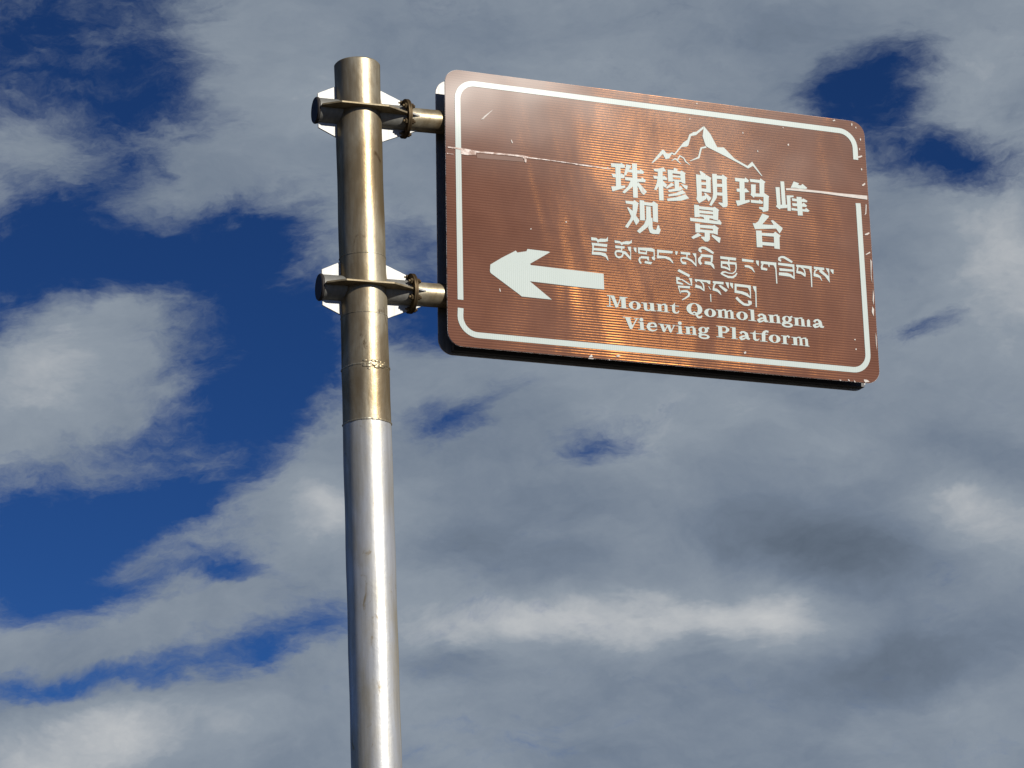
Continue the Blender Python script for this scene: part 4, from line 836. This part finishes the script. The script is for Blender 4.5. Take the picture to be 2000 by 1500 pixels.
    ["paint_chip",[["P",[[446.3,877.6],[453.9,869.7],[458.0,877.9],[446.2,880.5]]],["P",[[532.5,868.0],[541.5,863.6],[548.8,866.5],[539.7,870.9]]],["P",[[443.3,882.3],[460.9,882.1],[459.4,884.4],[443.2,884.4]]],["P",[[509.4,880.2],[513.8,881.3],[512.2,883.6],[509.3,883.1]]],["P",[[1283.4,878.6],[1291.0,880.1],[1287.8,882.6],[1283.2,881.5]]],["P",[[1313.6,874.4],[1319.6,878.3],[1317.8,881.4],[1313.3,878.8]]],["P",[[1333.1,875.3],[1340.5,882.7],[1335.8,883.2]]],["P",[[1369.3,871.1],[1380.2,871.6],[1389.2,876.7],[1373.4,881.1],[1369.0,875.6]]],["P",[[1313.6,7.7],[1321.8,3.6],[1323.1,8.0],[1315.0,10.5]]],["P",[[1379.9,12.0],[1383.3,7.0],[1384.5,14.5],[1381.0,19.6]]],["P",[[1393.9,20.9],[1397.2,18.9],[1398.4,24.9],[1395.2,25.3]]],["P",[[1409.7,56.1],[1412.6,61.9],[1410.7,66.7],[1407.8,62.5]]],["P",[[1404.1,91.4],[1407.1,94.1],[1405.2,100.5],[1402.1,97.8]]],["P",[[1392.7,123.5],[1410.6,116.8],[1413.6,119.5],[1405.3,125.0],[1392.4,128.1]]],["P",[[1405.7,160.7],[1410.3,163.2],[1408.4,169.5],[1405.4,166.8]]],["P",[[1404.8,218.9],[1416.4,210.0],[1417.8,214.4],[1411.0,221.2],[1406.2,221.8]]],["P",[[1414.6,282.9],[1417.6,285.6],[1414.3,316.3],[1407.6,321.6],[1411.3,313.6]]],["P",[[1404.4,386.0],[1419.1,378.3],[1422.1,381.0],[1413.8,388.0],[1404.3,389.0]]],["P",[[1402.4,454.3],[1418.8,443.6],[1420.2,447.9],[1405.5,455.5]]],["P",[[1418.7,468.8],[1423.1,475.9],[1418.8,521.3],[1420.2,551.2],[1416.8,529.0]]],["P",[[1421.5,569.1],[1423.4,591.3],[1420.0,621.5],[1417.7,606.8]]],["P",[[1414.8,627.4],[1420.6,635.8],[1417.6,659.9],[1412.1,645.5]]],["P",[[1420.5,713.2],[1422.8,727.8],[1421.7,772.4],[1419.9,750.4]]],["P",[[1146.8,110.8],[1151.7,107.2],[1152.9,113.1],[1148.1,115.2]]],["P",[[1133.4,52.9],[1136.5,53.3],[1135.6,56.5],[1132.5,56.1]]],["P",[[990.1,88.2],[993.3,87.1],[993.8,92.3],[990.7,93.4]]],["P",[[807.2,66.1],[812.0,61.8],[811.8,66.3],[807.1,69.1]]],["P",[[834.0,9.1],[838.7,7.8],[838.5,12.3],[833.9,12.9]]],["P",[[1040.3,142.6],[1043.2,146.8],[1041.5,150.1],[1038.6,147.4]]],["P",[[163.1,691.1],[166.1,690.1],[168.0,699.2],[165.1,700.2]]],["P",[[209.0,210.0],[211.9,208.2],[216.1,217.9],[213.1,219.8]]],["P",[[380.9,454.5],[385.3,453.3],[385.2,457.7],[380.8,457.4]]],["P",[[266.1,490.0],[269.8,488.1],[270.5,491.7],[266.8,492.8]]],["P",[[1344.0,741.4],[1348.7,740.9],[1348.5,744.7],[1343.8,745.1]]],["P",[[1345.8,772.4],[1350.5,771.9],[1350.3,776.4],[1345.6,776.8]]],["P",[[958.3,818.6],[966.1,815.0],[967.4,820.7],[961.1,824.2]]],["P",[[114.1,155.1],[124.7,142.1],[145.7,123.4],[154.6,116.4],[139.6,133.0],[121.5,152.8]]],["P",[[640.0,313.5],[644.2,320.4],[646.8,332.0],[633.3,330.5],[639.6,322.4]]],["P",[[520.8,265.2],[527.0,260.1],[528.2,268.8],[522.2,268.0]]]]]]
FM = {'film_edge': 'pale_film', 'seam_gap': 'chip_white', 'bare_patch': 'under_film', 'paint_chip': 'chip_white'}
YO = {'film_edge': -.0022, 'seam_gap': -.0024, 'bare_patch': -.0014, 'paint_chip': -.0020}
for kind, sh in GLYPHS:
    fcs = shapes_to_faces(sh)
    if kind in ('paint_chip', 'film_edge'):
        for f in fcs:
            cut_film(kind, [f], FM[kind], front_p, YO[kind] - (.0001 * (fcs.index(f) % 5) if kind == 'film_edge' else 0))
    else:
        cut_film(kind, fcs, FM.get(kind, 'white_film'), front_p, YO.get(kind, -.0017))
# border stripe with its two breaks, as three strips
def stripe(path, wd, name='border_stripe'):
    fs = []
    # offset polyline
    n = len(path)
    lft, rgt = [], []
    for i in range(n):
        p0 = path[max(0, i - 1)]; p1 = path[min(n - 1, i + 1)]
        dx, dz = p1[0] - p0[0], p1[1] - p0[1]
        L_ = math.hypot(dx, dz)
        jx = 0.00025 * (random.random() - .5)
        lft.append((path[i][0] - dz / L_ * (wd / 2 + jx), path[i][1] + dx / L_ * (wd / 2 + jx)))
        rgt.append((path[i][0] + dz / L_ * (wd / 2 - jx), path[i][1] - dx / L_ * (wd / 2 - jx)))
    for i in range(n - 1):
        fs.append([lft[i], lft[i + 1], rgt[i + 1], rgt[i]])
    return cut_film(name, fs, 'white_film', front_p)
wd = .0178
BX0, BX1, BZ0, BZ1, BR = -W / 2 + .0400, W / 2 - .0385, H - .8425, H - .0400, .055
def arc(cx, cz, a0, a1, n=9):
    return [(cx + BR * math.cos(R(a0 + (a1 - a0) * i / n)), cz + BR * math.sin(R(a0 + (a1 - a0) * i / n))) for i in range(n + 1)]
# left upright, top edge, right upright down to the first break
p1 = [(BX0 + .001, H - .737)] + arc(BX0 + BR, BZ1 - BR, 180, 90) + arc(BX1 - BR, BZ1 - BR, 90, 0) + [(BX1, H - .134)]
stripe(p1, wd)
# right upright below the break, bottom edge, left foot
p2 = [(BX1 - .002, H - .283)] + [(BX1 - .001, H - .295)] + arc(BX1 - BR, BZ0 + BR, 360, 270) + arc(BX0 + BR, BZ0 + BR, 270, 180) + [(BX0 + .001, H - .763)]
stripe(p2, wd)
